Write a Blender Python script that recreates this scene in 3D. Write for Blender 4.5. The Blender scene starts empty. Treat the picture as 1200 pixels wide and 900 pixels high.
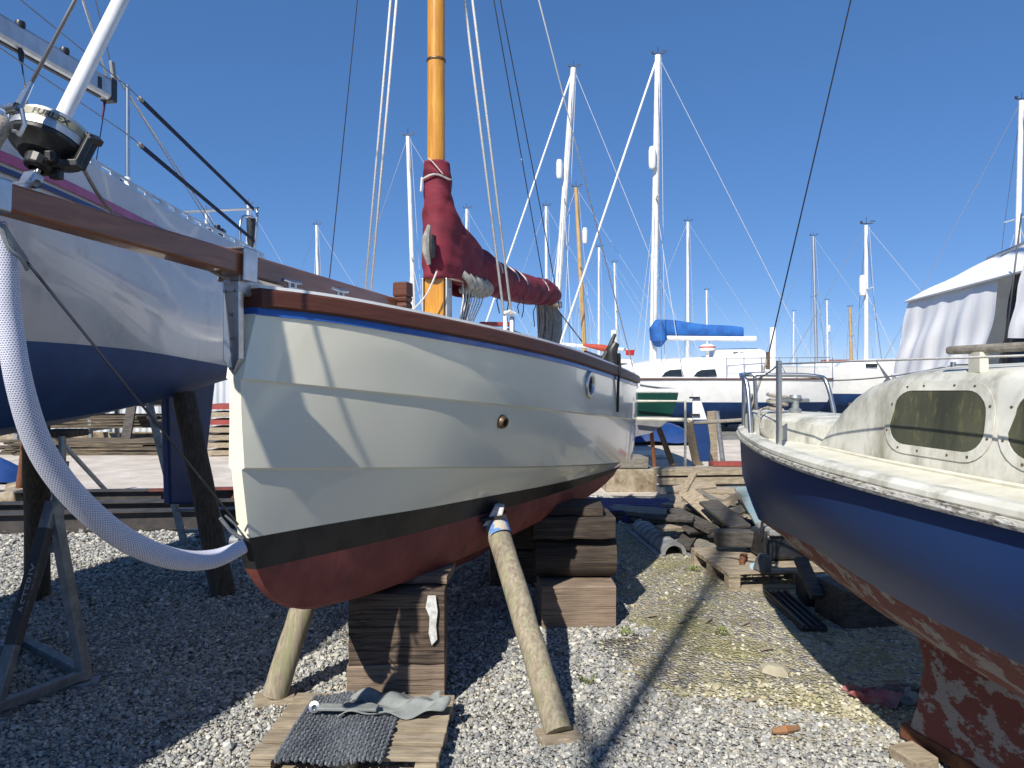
import bpy, math, random
import numpy as np
from mathutils import Vector, Matrix
R = math.radians
random.seed(7)
rng = np.random.default_rng(11)
sc = bpy.context.scene
COL = sc.collection
# ---------------------------------------------------------------- camera, sky, sun, exposure
EYE = 1.7; F = 830.0
cam = bpy.data.cameras.new('camera'); cam.sensor_width = 36; cam.lens = 36 * F / 1200
cam.shift_y = -10 / 1200; cam.clip_end = 3000; cam.clip_start = .05
co = bpy.data.objects.new('camera', cam); COL.objects.link(co)
co.location = (0, 0, EYE); co.rotation_euler = (R(90), 0, 0); sc.camera = co
SUN_EL = R(41); SH_AZ = R(25)            # shadows fall SH_AZ to the right of the view axis
w = bpy.data.worlds.new('World'); sc.world = w; w.use_nodes = True
nt = w.node_tree; nt.nodes.clear()
out = nt.nodes.new('ShaderNodeOutputWorld'); bg = nt.nodes.new('ShaderNodeBackground')
sky = nt.nodes.new('ShaderNodeTexSky'); sky.sky_type = 'NISHITA'; sky.sun_disc = False
sky.sun_elevation = SUN_EL; sky.sun_rotation = R(180) + SH_AZ
sky.air_density = .52; sky.dust_density = .0; sky.ozone_density = 4.5
bg.inputs[1].default_value = .15
gm = nt.nodes.new('ShaderNodeGamma'); gm.inputs[1].default_value = .5; hs = nt.nodes.new('ShaderNodeHueSaturation'); hs.inputs['Saturation'].default_value = 1.55; hs.inputs['Value'].default_value = 1.12
nt.links.new(sky.outputs[0], gm.inputs[0]); nt.links.new(gm.outputs[0], hs.inputs['Color']); tn = nt.nodes.new('ShaderNodeMix'); tn.data_type = 'RGBA'; tn.blend_type = 'MULTIPLY'; tn.inputs[0].default_value = 1; tn.inputs[7].default_value = (.98, 1.03, 1.24, 1)
nt.links.new(hs.outputs[0], tn.inputs[6])
nt.links.new(tn.outputs[2], bg.inputs[0]); nt.links.new(bg.outputs[0], out.inputs[0])
sl = bpy.data.lights.new('sun', 'SUN'); sl.energy = 4.3; sl.angle = R(.5); sl.color = (1, .95, .86)
so = bpy.data.objects.new('sun', sl); COL.objects.link(so)
sd = Vector((math.sin(SH_AZ) * math.cos(SUN_EL), math.cos(SH_AZ) * math.cos(SUN_EL), -math.sin(SUN_EL)))
so.rotation_euler = sd.to_track_quat('-Z', 'Y').to_euler(); so.location = (-5, -8, 12)
sc.view_settings.view_transform = 'Standard'; sc.view_settings.look = 'None'
sc.view_settings.gamma = 1; sc.view_settings.exposure = .55
sc.cycles.max_bounces = 6; sc.cycles.use_denoising = True

# ---------------------------------------------------------------- materials
MATS = {}
def mat(name, c, rough=.6, c2=None, scale=8, metal=0, bump=0, bscale=None, stretch=(1, 1, 1), coat=0,
        lo=.4, hi=.6, detail=6, c3=None, scale3=2, lo3=.55, hi3=.62, spec=.5, rvar=0, trans=0):
    if name in MATS: return MATS[name]
    m = bpy.data.materials.new(name); m.use_nodes = True; n = m.node_tree; L = n.links
    p = n.nodes['Principled BSDF']
    p.inputs['Roughness'].default_value = rough; p.inputs['Metallic'].default_value = metal
    p.inputs['Coat Weight'].default_value = coat; p.inputs['Coat Roughness'].default_value = .03
    p.inputs['Specular IOR Level'].default_value = spec
    p.inputs['Base Color'].default_value = (*c, 1)
    if trans: p.inputs['Transmission Weight'].default_value = trans
    tc = n.nodes.new('ShaderNodeTexCoord'); mp = n.nodes.new('ShaderNodeMapping')
    mp.inputs['Scale'].default_value = stretch; L.new(tc.outputs['Object'], mp.inputs[0])
    if c2 is None: c2 = tuple(x * .82 for x in c)
    t = n.nodes.new('ShaderNodeTexNoise'); t.inputs['Scale'].default_value = scale
    t.inputs['Detail'].default_value = detail; t.inputs['Roughness'].default_value = .65
    L.new(mp.outputs[0], t.inputs['Vector'])
    r = n.nodes.new('ShaderNodeValToRGB'); r.color_ramp.elements[0].position = lo; r.color_ramp.elements[1].position = hi
    r.color_ramp.elements[0].color = (*c, 1); r.color_ramp.elements[1].color = (*c2, 1)
    L.new(t.outputs[0], r.inputs[0]); col = r.outputs[0]
    if c3 is not None:
        t3 = n.nodes.new('ShaderNodeTexNoise'); t3.inputs['Scale'].default_value = scale3
        t3.inputs['Detail'].default_value = 8; t3.inputs['Roughness'].default_value = .7
        L.new(mp.outputs[0], t3.inputs['Vector'])
        r3 = n.nodes.new('ShaderNodeMapRange'); r3.inputs[1].default_value = lo3; r3.inputs[2].default_value = hi3
        L.new(t3.outputs[0], r3.inputs[0])
        mx = n.nodes.new('ShaderNodeMix'); mx.data_type = 'RGBA'
        L.new(r3.outputs[0], mx.inputs[0]); L.new(col, mx.inputs[6]); mx.inputs[7].default_value = (*c3, 1)
        col = mx.outputs[2]
    L.new(col, p.inputs['Base Color'])
    if rvar:
        mr = n.nodes.new('ShaderNodeMapRange'); mr.inputs[3].default_value = rough; mr.inputs[4].default_value = rough + rvar
        L.new(t.outputs[0], mr.inputs[0]); L.new(mr.outputs[0], p.inputs['Roughness'])
    if bump:
        b = n.nodes.new('ShaderNodeBump'); b.inputs['Strength'].default_value = bump; b.inputs['Distance'].default_value = .01
        if bscale:
            t2 = n.nodes.new('ShaderNodeTexNoise'); t2.inputs['Scale'].default_value = bscale; t2.inputs['Detail'].default_value = 5
            L.new(mp.outputs[0], t2.inputs['Vector']); L.new(t2.outputs[0], b.inputs['Height'])
        else: L.new(t.outputs[0], b.inputs['Height'])
        L.new(b.outputs[0], p.inputs['Normal'])
    MATS[name] = m; return m

CREAM = mat('cream_gelcoat', (.85, .82, .66), .16, (.81, .775, .62), 2.2, coat=.6, bump=.03, bscale=3, lo=.3, hi=.7, rvar=.05)
BLACKP = mat('black_paint', (.012, .012, .013), .5, (.03, .028, .026), 6, bump=.1)
REDAF = mat('red_antifouling', (.21, .050, .040), .72, (.27, .075, .058), 5, bump=.12, bscale=40, c3=(.15, .045, .04), scale3=3)
BLUES = mat('blue_stripe_paint', (.02, .11, .42), .35, coat=.3)
TEAK = mat('varnished_teak', (.33, .13, .055), .3, (.19, .066, .026), 5, stretch=(1, 1, 9), bump=.15, coat=.5, lo=.3, hi=.7)
TEAKX = mat('oiled_teak_rail', (.115, .040, .025), .5, (.085, .030, .02), 7, stretch=(1, 1, 12), bump=.1, spec=.3)
SPRUCE = mat('varnished_spruce', (.62, .30, .035), .28, (.48, .20, .018), 9, stretch=(6, 6, .5), coat=.7, bump=.05, c3=(.16, .05, .012), scale3=7, lo3=.66, hi3=.7)
WHITE = mat('white_gelcoat', (.80, .80, .78), .3, (.72, .72, .70), 3, coat=.3)
OFFW = mat('greyish_white_hull', (.54, .53, .525), .24, (.47, .46, .455), 1.6, coat=.4, c3=(.36, .35, .35), scale3=2.4, lo3=.55, hi3=.72)
DECK = mat('white_deck', (.78, .78, .75), .55, (.68, .68, .65), 5)
NAVYAF = mat('blue_antifouling', (.012, .050, .17), .6, (.016, .07, .22), 3, bump=.1, c3=(.04, .07, .10), scale3=2.6, lo3=.6, hi3=.68)
RUDB = mat('rudder_blue', (.007, .032, .12), .5, (.009, .04, .15), 4)
PINK = mat('pink_stripe', (.42, .075, .19), .4)
NAVYS = mat('navy_stripe', (.02, .03, .14), .4)
STEEL = mat('stainless_steel', (.62, .62, .62), .22, (.5, .5, .5), 10, metal=1, rvar=.15)
ALU = mat('anodised_aluminium', (.60, .61, .62), .35, (.48, .49, .50), 6, metal=.9, stretch=(1, 1, .3), rvar=.2)
ALUW = mat('white_painted_mast', (.80, .80, .79), .4, (.66, .66, .65), 5)
GALV = mat('galvanised_steel', (.33, .35, .36), .55, (.22, .235, .24), 12, metal=.6, bump=.08, c3=(.15, .10, .07), scale3=5, lo3=.62, hi3=.7)
RUST = mat('rusty_steel', (.20, .075, .03), .8, (.12, .045, .02), 14, bump=.4)
BSTEEL = mat('dark_beam_steel', (.030, .030, .032), .6, (.065, .055, .05), 6, bump=.2)
RBEAM = mat('red_oxide_beam', (.20, .045, .04), .7, (.12, .04, .035), 6)
WIRE = mat('wire_rope', (.25, .25, .26), .4, metal=.8)
WIRED = mat('dark_wire', (.08, .08, .09), .5, metal=.5)
ROPEW = mat('white_rope', (.72, .70, .66), .8, (.5, .48, .45), 160, bump=.3)
ROPEG = mat('weathered_rope', (.36, .33, .28), .9, (.22, .20, .17), 90, bump=.4)
BLKPL = mat('black_plastic', (.015, .015, .017), .4, (.03, .03, .03), 20)
WEB = mat('navy_webbing', (.010, .014, .035), .8, (.016, .02, .05), 60)
BURG = mat('burgundy_canvas', (.19, .016, .032), .82, (.135, .012, .025), 3.5, bump=.9, bscale=5, stretch=(1, 1, 2.2))
BLUEC = mat('blue_canvas', (.012, .12, .40), .8, (.010, .08, .30), 4, bump=.4, bscale=8)
GREYC = mat('grey_blue_canvas', (.10, .13, .20), .85, (.07, .09, .15), 4, bump=.3, bscale=7)
SAILW = mat('off_white_sailcloth', (.36, .345, .31), .85, (.22, .21, .19), 20, bump=.3)
POLE = mat('weathered_round_timber', (.34, .295, .215), .85, (.21, .175, .125), 7, stretch=(8, 8, .4), bump=.5, c3=(.24, .25, .13), scale3=2.6, lo3=.52, hi3=.68)
POLED = mat('dark_round_timber', (.10, .075, .05), .85, (.055, .04, .028), 10, stretch=(5, 5, .7), bump=.4)
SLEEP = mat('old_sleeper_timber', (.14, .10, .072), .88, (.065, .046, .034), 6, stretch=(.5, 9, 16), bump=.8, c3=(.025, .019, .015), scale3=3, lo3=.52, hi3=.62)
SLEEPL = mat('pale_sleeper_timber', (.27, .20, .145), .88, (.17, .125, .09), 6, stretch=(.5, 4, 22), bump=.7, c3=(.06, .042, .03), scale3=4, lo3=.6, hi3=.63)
SLEEPD = mat('shaded_sleeper_timber', (.070, .052, .04), .9, (.035, .026, .02), 6, stretch=(.5, 9, 16), bump=.8, c3=(.12, .09, .06), scale3=4, lo3=.58, hi3=.64)  # hull's shade on the rear stack put into a darker timber colour
PLANK = mat('weathered_plank', (.36, .30, .215), .85, (.23, .185, .13), 7, stretch=(1, 6, 6), bump=.4)
PLANKG = mat('grey_plank', (.26, .24, .20), .88, (.16, .145, .12), 7, stretch=(1, 6, 6), bump=.4)
PLANKD = mat('charred_plank', (.045, .040, .036), .85, (.09, .08, .07), 7, stretch=(1, 6, 6), bump=.5)
PLANKB = mat('pale_blue_plank', (.16, .30, .36), .8, (.30, .30, .26), 9, stretch=(1, 4, 6), bump=.3, lo=.45, hi=.55)
PLANKP = mat('purple_blue_pallet_paint', (.045, .035, .12), .8, (.07, .055, .17), 9, bump=.3)
LILAC = mat('lilac_paint', (.42, .28, .55), .7, (.3, .2, .3), 9)
WPAINT = mat('white_brushed_paint', (.72, .72, .70), .7, (.5, .48, .44), 30)
CONC = mat('mossy_concrete', (.36, .31, .23), .9, (.22, .17, .11), 5, bump=.4, c3=(.14, .10, .06), scale3=4)
NAVYH = mat('navy_gelcoat', (.014, .043, .165), .38, (.019, .052, .165), 1.6, spec=.22, bump=.02, bscale=2.5, rvar=.12, c3=(.08, .12, .24), scale3=24, lo3=.62, hi3=.80, stretch=(1, 1, .14))
PEEL = mat('peeling_red_grey_paint', (.19, .055, .045), .85, (.31, .28, .26), 6, bump=.5, lo=.515, hi=.54, c3=(.13, .07, .055), scale3=30, lo3=.54, hi3=.66, detail=12, stretch=(1, 1, 1.5))
PEELW = mat('peeling_rubbing_strake', (.55, .53, .47), .8, (.14, .125, .11), 26, bump=.8, lo=.48, hi=.60, stretch=(1, 1, 3), c3=(.68, .67, .64), scale3=14, lo3=.5, hi3=.6)
DIRTY = mat('grimy_cream_gelcoat', (.68, .67, .60), .5, (.58, .57, .49), 6, c3=(.25, .24, .18), scale3=5.5, lo3=.47, hi3=.70, stretch=(1, 1, .5), bump=.08)
DIRTYD = mat('grimy_cream_deck', (.68, .66, .55), .7, (.58, .555, .45), 9, bump=.15, c3=(.30, .28, .2), scale3=6, lo3=.6, hi3=.8)
ALGAE = mat('algae_window', (.045, .05, .035), .22, (.09, .092, .06), 5, stretch=(1, 1, .25), bump=.06, c3=(.17, .155, .07), scale3=34, lo3=.54, hi3=.7)
GLASS = mat('dark_glass', (.02, .025, .03), .08)
GREENH = mat('green_hull', (.004, .045, .030), .3, (.003, .035, .024), 3, coat=.4)
TARPW = mat('white_tarpaulin', (.86, .86, .86), .55, (.80, .80, .81), 1.8, bump=.6, bscale=3, stretch=(2, 2, .6))
TARPB = mat('blue_tarpaulin', (.01, .05, .2), .5, (.01, .04, .15), 3, bump=.6)
REDP = mat('red_plastic', (.5, .03, .02), .5)
BRASS = mat('weathered_bronze', (.20, .13, .07), .45, (.10, .07, .05), 30, metal=.7)
GREYP = mat('grey_plastic', (.27, .28, .27), .55, (.2, .2, .2), 9)
RUBBER = mat('black_rubber', (.02, .02, .02), .8)
CLOTHG = mat('grey_cloth', (.27, .29, .28), .9, (.2, .215, .21), 12, bump=.4)
CLOTHP = mat('faded_pink_cloth', (.36, .10, .11), .9, (.28, .2, .2), 8, bump=.4)
MATTEX = mat('grey_woven_mat', (.16, .175, .20), .9, (.08, .088, .10), 60, bump=.6)
OPENDARK = mat('tent_opening_dark', (.03, .03, .035), .12, (.07, .07, .08), 14, bump=.5)
ROOFR = mat('red_roof', (.28, .08, .05), .8)
HEDGE = mat('far_hedge', (.05, .075, .035), .9, (.03, .045, .02), 2)

def sleeve_mat():
    m = mat('white_mesh_sleeve', (.60, .62, .72), .55); n = m.node_tree; L = n.links; p = n.nodes['Principled BSDF']
    uv = n.nodes.new('ShaderNodeUVMap'); br = n.nodes.new('ShaderNodeTexBrick')
    br.inputs['Scale'].default_value = 1; br.offset = .5
    br.inputs['Color1'].default_value = (.22, .24, .38, 1); br.inputs['Color2'].default_value = (.30, .32, .47, 1)
    br.inputs['Mortar'].default_value = (.76, .77, .84, 1); br.inputs['Mortar Size'].default_value = .25
    br.inputs['Brick Width'].default_value = 1.0; br.inputs['Row Height'].default_value = .9; br.inputs['Mortar Smooth'].default_value = .5
    mp = n.nodes.new('ShaderNodeMapping'); mp.inputs['Scale'].default_value = (26, 150, 1)
    L.new(uv.outputs[0], mp.inputs[0]); L.new(mp.outputs[0], br.inputs[0]); L.new(br.outputs[0], p.inputs['Base Color'])
    b = n.nodes.new('ShaderNodeBump'); b.inputs['Strength'].default_value = .5; b.inputs['Distance'].default_value = .004
    L.new(br.outputs['Fac'], b.inputs['Height']); L.new(b.outputs[0], p.inputs['Normal'])
    return m
SLEEVE = sleeve_mat()

def corr_mat():
    m = mat('corrugated_white_cladding', (.55, .58, .62), .5, (.48, .51, .55), 1); n = m.node_tree
    return m
CORR = corr_mat()

def ground_mat(name, kind):
    m = bpy.data.materials.new(name); m.use_nodes = True; n = m.node_tree; L = n.links; p = n.nodes['Principled BSDF']
    p.inputs['Roughness'].default_value = .92; p.inputs['Specular IOR Level'].default_value = .25
    tc = n.nodes.new('ShaderNodeTexCoord')
    def noise(s, d=6):
        t = n.nodes.new('ShaderNodeTexNoise'); t.inputs['Scale'].default_value = s; t.inputs['Detail'].default_value = d
        L.new(tc.outputs['Object'], t.inputs['Vector']); return t
    def ramp(src, stops):
        r = n.nodes.new('ShaderNodeValToRGB'); e = r.color_ramp.elements
        while len(e) < len(stops): e.new(.5)
        for k, (pos, c) in enumerate(stops): e[k].position = pos; e[k].color = (*c, 1)
        L.new(src, r.inputs[0]); return r.outputs[0]
    def mix(f, a, b):
        x = n.nodes.new('ShaderNodeMix'); x.data_type = 'RGBA'; L.new(f, x.inputs[0]); L.new(a, x.inputs[6]); L.new(b, x.inputs[7]); return x.outputs[2]
    vo = n.nodes.new('ShaderNodeTexVoronoi'); vo.inputs['Scale'].default_value = 42 if kind == 'gravel' else 55
    L.new(tc.outputs['Object'], vo.inputs['Vector'])
    sp = n.nodes.new('ShaderNodeSeparateColor'); L.new(vo.outputs['Color'], sp.inputs[0])
    if kind == 'gravel':
        stone = ramp(sp.outputs[0], [(0, (.20, .205, .205)), (.4, (.28, .285, .28)), (.75, (.37, .365, .34)), (1, (.5, .48, .43))])
        dirt = ramp(noise(30).outputs[0], [(.35, (.14, .125, .10)), (.65, (.24, .215, .17))])
        col = mix(ramp(noise(1.1).outputs[0], [(.5, (0, 0, 0)), (.62, (1, 1, 1))]), stone, dirt)
    elif kind == 'dirt':
        a = ramp(noise(4).outputs[0], [(.3, (.24, .21, .14)), (.5, (.38, .34, .23)), (.7, (.48, .44, .32))])
        stone = ramp(sp.outputs[0], [(0, (.13, .12, .11)), (.5, (.30, .28, .24)), (1, (.6, .57, .5))])
        b = mix(ramp(noise(13).outputs[0], [(.46, (0, 0, 0)), (.54, (1, 1, 1))]), a, stone)
        moss = ramp(noise(40).outputs[0], [(.3, (.24, .23, .08)), (.7, (.42, .38, .15))])
        col = mix(ramp(noise(1.7).outputs[0], [(.49, (0, 0, 0)), (.66, (.6, .6, .6))]), b, moss)
    else:
        col = ramp(noise(2.2).outputs[0], [(.3, (.46, .40, .34)), (.5, (.56, .50, .43)), (.7, (.66, .60, .53))])
        col = mix(ramp(noise(60).outputs[0], [(.5, (0, 0, 0)), (.7, (.5, .5, .5))]), col, ramp(sp.outputs[1], [(0, (.2, .19, .17)), (1, (.55, .52, .47))]))
    L.new(col, p.inputs['Base Color'])
    b1 = n.nodes.new('ShaderNodeBump'); b1.inputs['Distance'].default_value = .012; b1.inputs['Strength'].default_value = .8
    iv = n.nodes.new('ShaderNodeMath'); iv.operation = 'MULTIPLY'; iv.inputs[1].default_value = {'gravel': -8, 'dirt': -3, 'road': -.6}[kind]; L.new(vo.outputs['Distance'], iv.inputs[0])
    L.new(iv.outputs[0], b1.inputs['Height'])
    b2 = n.nodes.new('ShaderNodeBump'); b2.inputs['Distance'].default_value = .03; b2.inputs['Strength'].default_value = {'gravel': .5, 'dirt': .35, 'road': .1}[kind]
    L.new(noise(9).outputs[0], b2.inputs['Height']); L.new(b1.outputs[0], b2.inputs['Normal']); L.new(b2.outputs[0], p.inputs['Normal'])
    return m

# ---------------------------------------------------------------- mesh helpers
ROOT = {}
def V(*a): return Vector(a)
def G(px, py, z=0):                       # a point at height z seen at this picture position
    Y = (EYE - z) * F / (py - 440); return Vector(((px - 600) / F * Y, Y, z))
def P(px, py, Y): return Vector(((px - 600) / F * Y, Y, EYE - (py - 440) / F * Y))

class MB:
    def __init__(s): s.v = []; s.f = []; s.uv = {}
    def add(s, vs, fs):
        o = len(s.v); s.v += [tuple(x) for x in vs]; s.f += [tuple(i + o for i in f) for f in fs]; return s
    def box(s, c, size, rz=0, M=None, taper=1, jit=0):
        x, y, z = (k / 2 for k in size); vs = []
        for dz in (-1, 1):
            t = taper if dz > 0 else 1
            for dx, dy in ((-1, -1), (1, -1), (1, 1), (-1, 1)):
                q = Vector((dx * x * t, dy * y * t, dz * z))
                if jit: q += Vector([random.uniform(-jit, jit) for _ in range(3)])
                q = (M @ q) if M else Matrix.Rotation(rz, 3, 'Z') @ q
                vs.append(q + Vector(c))
        return s.add(vs, [(3, 2, 1, 0), (4, 5, 6, 7), (0, 1, 5, 4), (1, 2, 6, 5), (2, 3, 7, 6), (3, 0, 4, 7)])
    def bar(s, a, b, wd, ht, up=(0, 0, 1), wd2=None, ht2=None):
        a, b = Vector(a), Vector(b); d = (b - a).normalized(); u = Vector(up)
        if abs(d.dot(u)) > .98: u = Vector((0, 1, 0))
        x = d.cross(u).normalized(); u = x.cross(d).normalized(); vs = []
        for p, W, H in ((a, wd, ht), (b, wd2 or wd, ht2 or ht)):
            for i, j in ((-1, -1), (1, -1), (1, 1), (-1, 1)): vs.append(p + x * i * W / 2 + u * j * H / 2)
        return s.add(vs, [(3, 2, 1, 0), (4, 5, 6, 7), (0, 1, 5, 4), (1, 2, 6, 5), (2, 3, 7, 6), (3, 0, 4, 7)])
    def tube(s, pts, r, n=8, cap=True, smoothpath=0, uvlen=False):
        pts = [Vector(p) for p in pts]
        if smoothpath: pts = spline(pts, smoothpath)
        rs = r if hasattr(r, '__len__') else [r] * len(pts)
        if len(rs) != len(pts): rs = list(np.interp(np.linspace(0, 1, len(pts)), np.linspace(0, 1, len(rs)), rs))
        t0 = (pts[1] - pts[0]).normalized(); u = t0.orthogonal().normalized(); o = len(s.v); L = 0; acc = []
        for i, p in enumerate(pts):
            t = (pts[min(i + 1, len(pts) - 1)] - pts[max(i - 1, 0)]).normalized()
            u = (u - t * u.dot(t)).normalized(); v = t.cross(u)
            if i: L += (p - pts[i - 1]).length
            acc.append(L)
            for k in range(n):
                a = 2 * math.pi * k / n; s.v.append(tuple(p + (u * math.cos(a) + v * math.sin(a)) * rs[i]))
        for i in range(len(pts) - 1):
            for k in range(n):
                q = (o + i * n + k, o + i * n + (k + 1) % n, o + (i + 1) * n + (k + 1) % n, o + (i + 1) * n + k)
                if uvlen: s.uv[len(s.f)] = ((k / n, acc[i]), ((k + 1) / n, acc[i]), ((k + 1) / n, acc[i + 1]), (k / n, acc[i + 1]))
                s.f.append(q)
        if cap: s.f.append(tuple(o + k for k in range(n - 1, -1, -1))); s.f.append(tuple(o + (len(pts) - 1) * n + k for k in range(n)))
        return s
    def lathe(s, prof, origin, axis=(0, 0, 1), n=24):
        ax = Vector(axis).normalized(); u = ax.orthogonal().normalized(); v = ax.cross(u); o = len(s.v); og = Vector(origin)
        for r, h in prof:
            for k in range(n):
                a = 2 * math.pi * k / n; s.v.append(tuple(og + ax * h + (u * math.cos(a) + v * math.sin(a)) * max(r, 1e-4)))
        for i in range(len(prof) - 1):
            for k in range(n): s.f.append((o + i * n + k, o + i * n + (k + 1) % n, o + (i + 1) * n + (k + 1) % n, o + (i + 1) * n + k))
        return s
    def grid(s, rows, close=False):
        o = len(s.v); m = len(rows[0])
        for r in rows: s.v += [tuple(p) for p in r]
        for i in range(len(rows) - 1):
            for k in range(m if close else m - 1):
                k2 = (k + 1) % m; s.f.append((o + i * m + k, o + i * m + k2, o + (i + 1) * m + k2, o + (i + 1) * m + k))
        return s
    def prism(s, poly, h, M=None):       # poly of 3D points, thickness vector h
        n = len(poly); h = Vector(h); vs = [Vector(p) for p in poly] + [Vector(p) + h for p in poly]
        return s.add(vs, [tuple(range(n))[::-1], tuple(range(n, 2 * n))] + [(i, (i + 1) % n, n + (i + 1) % n, n + i) for i in range(n)])
    def build(s, name, m, parent=None, smooth=False, bevel=0, solid=0, sub=0, angle=40, label=None, recalc=True):
        me = bpy.data.meshes.new(name); off = Vector((0, 0, 0)); base = None
        if parent is not None: off = ROOT[parent.name]
        else:
            a = np.array(s.v); off = Vector(((a[:, 0].min() + a[:, 0].max()) / 2, (a[:, 1].min() + a[:, 1].max()) / 2, a[:, 2].min()))
        me.from_pydata([tuple(Vector(q) - off) for q in s.v], [], s.f)
        me.materials.append(m)
        if s.uv:
            ul = me.uv_layers.new(name='UVMap')
            for fi, uvs in s.uv.items():
                for li, q in zip(me.polygons[fi].loop_indices, uvs): ul.data[li].uv = q
        if recalc:
            import bmesh
            b = bmesh.new(); b.from_mesh(me); bmesh.ops.recalc_face_normals(b, faces=b.faces); b.to_mesh(me); b.free()
        if smooth:
            me.polygons.foreach_set('use_smooth', [True] * len(me.polygons))
            if angle < 180: me.set_sharp_from_angle(angle=R(angle))
        o = bpy.data.objects.new(name, me); COL.objects.link(o)
        if parent is not None: o.parent = parent; ROOT[o.name] = ROOT[parent.name].copy()
        else: o.location = off; ROOT[o.name] = off.copy()
        if solid: md = o.modifiers.new('thickness', 'SOLIDIFY'); md.thickness = solid; md.offset = -1
        if bevel: md = o.modifiers.new('bevel', 'BEVEL'); md.width = bevel; md.segments = 2; md.limit_method = 'ANGLE'
        if sub: md = o.modifiers.new('sub', 'SUBSURF'); md.levels = sub; md.render_levels = sub
        if label: o['label'] = label
        return o
def spline(pts, k):
    o = []; n = len(pts)
    for i in range(n - 1):
        p0, p1, p2, p3 = pts[max(i - 1, 0)], pts[i], pts[i + 1], pts[min(i + 2, n - 1)]
        for j in range(k):
            t = j / k
            o.append(.5 * ((2 * p1) + (p2 - p0) * t + (2 * p0 - 5 * p1 + 4 * p2 - p3) * t * t + (3 * p1 - p0 - 3 * p2 + p3) * t ** 3))
    o.append(pts[-1]); return o
def thing(name, label, cat, loc=(0, 0, 0), group=None):
    o = bpy.data.objects.new(name, None); COL.objects.link(o); o.location = loc; ROOT[o.name] = Vector(loc)
    o['label'] = label; o['category'] = cat
    if group: o['group'] = group
    return o
def tag(o, label, cat, group=None, kind=None):
    o['label'] = label; o['category'] = cat
    if group: o['group'] = group
    if kind: o['kind'] = kind
    return o
def struct(o, kind='structure', label=None):
    o['kind'] = kind
    if label: o['label'] = label
    return o
def rope(a, b, r, name, m, parent, sag=0, n=5, segs=1, label=None):
    a, b = Vector(a), Vector(b); k = 10 if sag else segs
    pts = [a.lerp(b, i / k) - Vector((0, 0, sag * 4 * (i / k) * (1 - i / k))) for i in range(k + 1)]
    return MB().tube(pts, r, n).build(name, m, parent, smooth=True, angle=180, label=label)
def text_mesh(txt, size, extrude=.001):
    c = bpy.data.curves.new('lettering', 'FONT'); c.body = txt; c.size = size; c.extrude = extrude; c.align_x = 'CENTER'; c.align_y = 'CENTER'; c.offset = size * .012
    o = bpy.data.objects.new('lettering', c); COL.objects.link(o)
    me = bpy.data.meshes.new_from_object(o.evaluated_get(bpy.context.evaluated_depsgraph_get()))
    vs = [v.co.copy() for v in me.vertices]; fs = [tuple(p.vertices) for p in me.polygons]
    bpy.data.objects.remove(o); bpy.data.meshes.remove(me); return vs, fs

# ---------------------------------------------------------------- hulls
def herm(xs, ys, x):
    xs = np.array(xs, float); ys = np.array(ys, float); m = np.gradient(ys, xs); x = np.clip(x, xs[0], xs[-1])
    i = int(np.clip(np.searchsorted(xs, x) - 1, 0, len(xs) - 2)); h = xs[i + 1] - xs[i]; t = (x - xs[i]) / h
    return (2*t**3 - 3*t**2 + 1) * ys[i] + (t**3 - 2*t**2 + t) * h * m[i] + (-2*t**3 + 3*t**2) * ys[i + 1] + (t**3 - t**2) * h * m[i + 1]
class Frame:
    def __init__(s, x, y, deg):          # boat axis runs from bow (x,y) aft at deg clockwise from +Y; b>0 is the side to its right
        s.o = Vector((x, y, 0)); a = R(deg); s.d = Vector((math.sin(a), math.cos(a), 0)); s.p = Vector((math.cos(a), -math.sin(a), 0))
    def w(s, q, b, z): return s.o + s.d * q + s.p * b + Vector((0, 0, z))
class Hull:
    def __init__(s, fr, S, L, lines, N=60):   # lines: name -> (s0, s1, b table, z table)
        s.fr = fr; s.S = S; s.L = L; s.lines = lines; s.T = np.linspace(0, 1, N) ** 1.35
    def at(s, nm, q, off=0, dz=0, side=1):
        s0, s1, B, Z = s.lines[nm]; b = max(herm(s.S, B, q), .002) + off; return s.fr.w(q, side * b, herm(s.S, Z, q) + dz)
    def row(s, a, b, v, off=0, dz=0, bulge=0, side=1):
        r = []
        for t in s.T:
            pts = []
            for nm in (a, b):
                s0, s1, B, Z = s.lines[nm]; q = s0 + (s1 - s0) * t
                pts.append((q, max(herm(s.S, B, q), .002), herm(s.S, Z, q)))
            q, bb, z = (pts[0][i] * (1 - v) + pts[1][i] * v for i in range(3))
            bb += off + bulge * math.sin(math.pi * v) * min(1, t * 6)
            r.append(s.fr.w(q, side * bb, z + dz))
        return r
    def band(s, name, m, parent, rows, close_stem=True, transom=True, smooth=True, label=None):
        mb = MB()
        P_ = [s.row(*r, side=1) for r in rows]; S_ = [s.row(*r, side=-1) for r in rows]
        mb.grid(P_); mb.grid(S_)
        if close_stem: mb.grid([[a[0], b[0]] for a, b in zip(P_, S_)])
        if transom: mb.grid([[a[-1], b[-1]] for a, b in zip(P_, S_)])
        return mb.build(name, m, parent, smooth=smooth, angle=28, label=label)
    def deck(s, name, m, parent, line='sheer', dz=0, camber=.05, off=0):
        rows = []
        for k in range(9):
            f = 1 - 2 * k / 8; r = []
            for t in s.T:
                s0, s1, B, Z = s.lines[line]; q = s0 + (s1 - s0) * t; b = max(herm(s.S, B, q) + off, .002)
                r.append(s.fr.w(q, f * b, herm(s.S, Z, q) + dz + camber * (1 - f * f) * min(1, b)))
            rows.append(r)
        return MB().grid(rows).build(name, m, parent, smooth=True)

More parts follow.
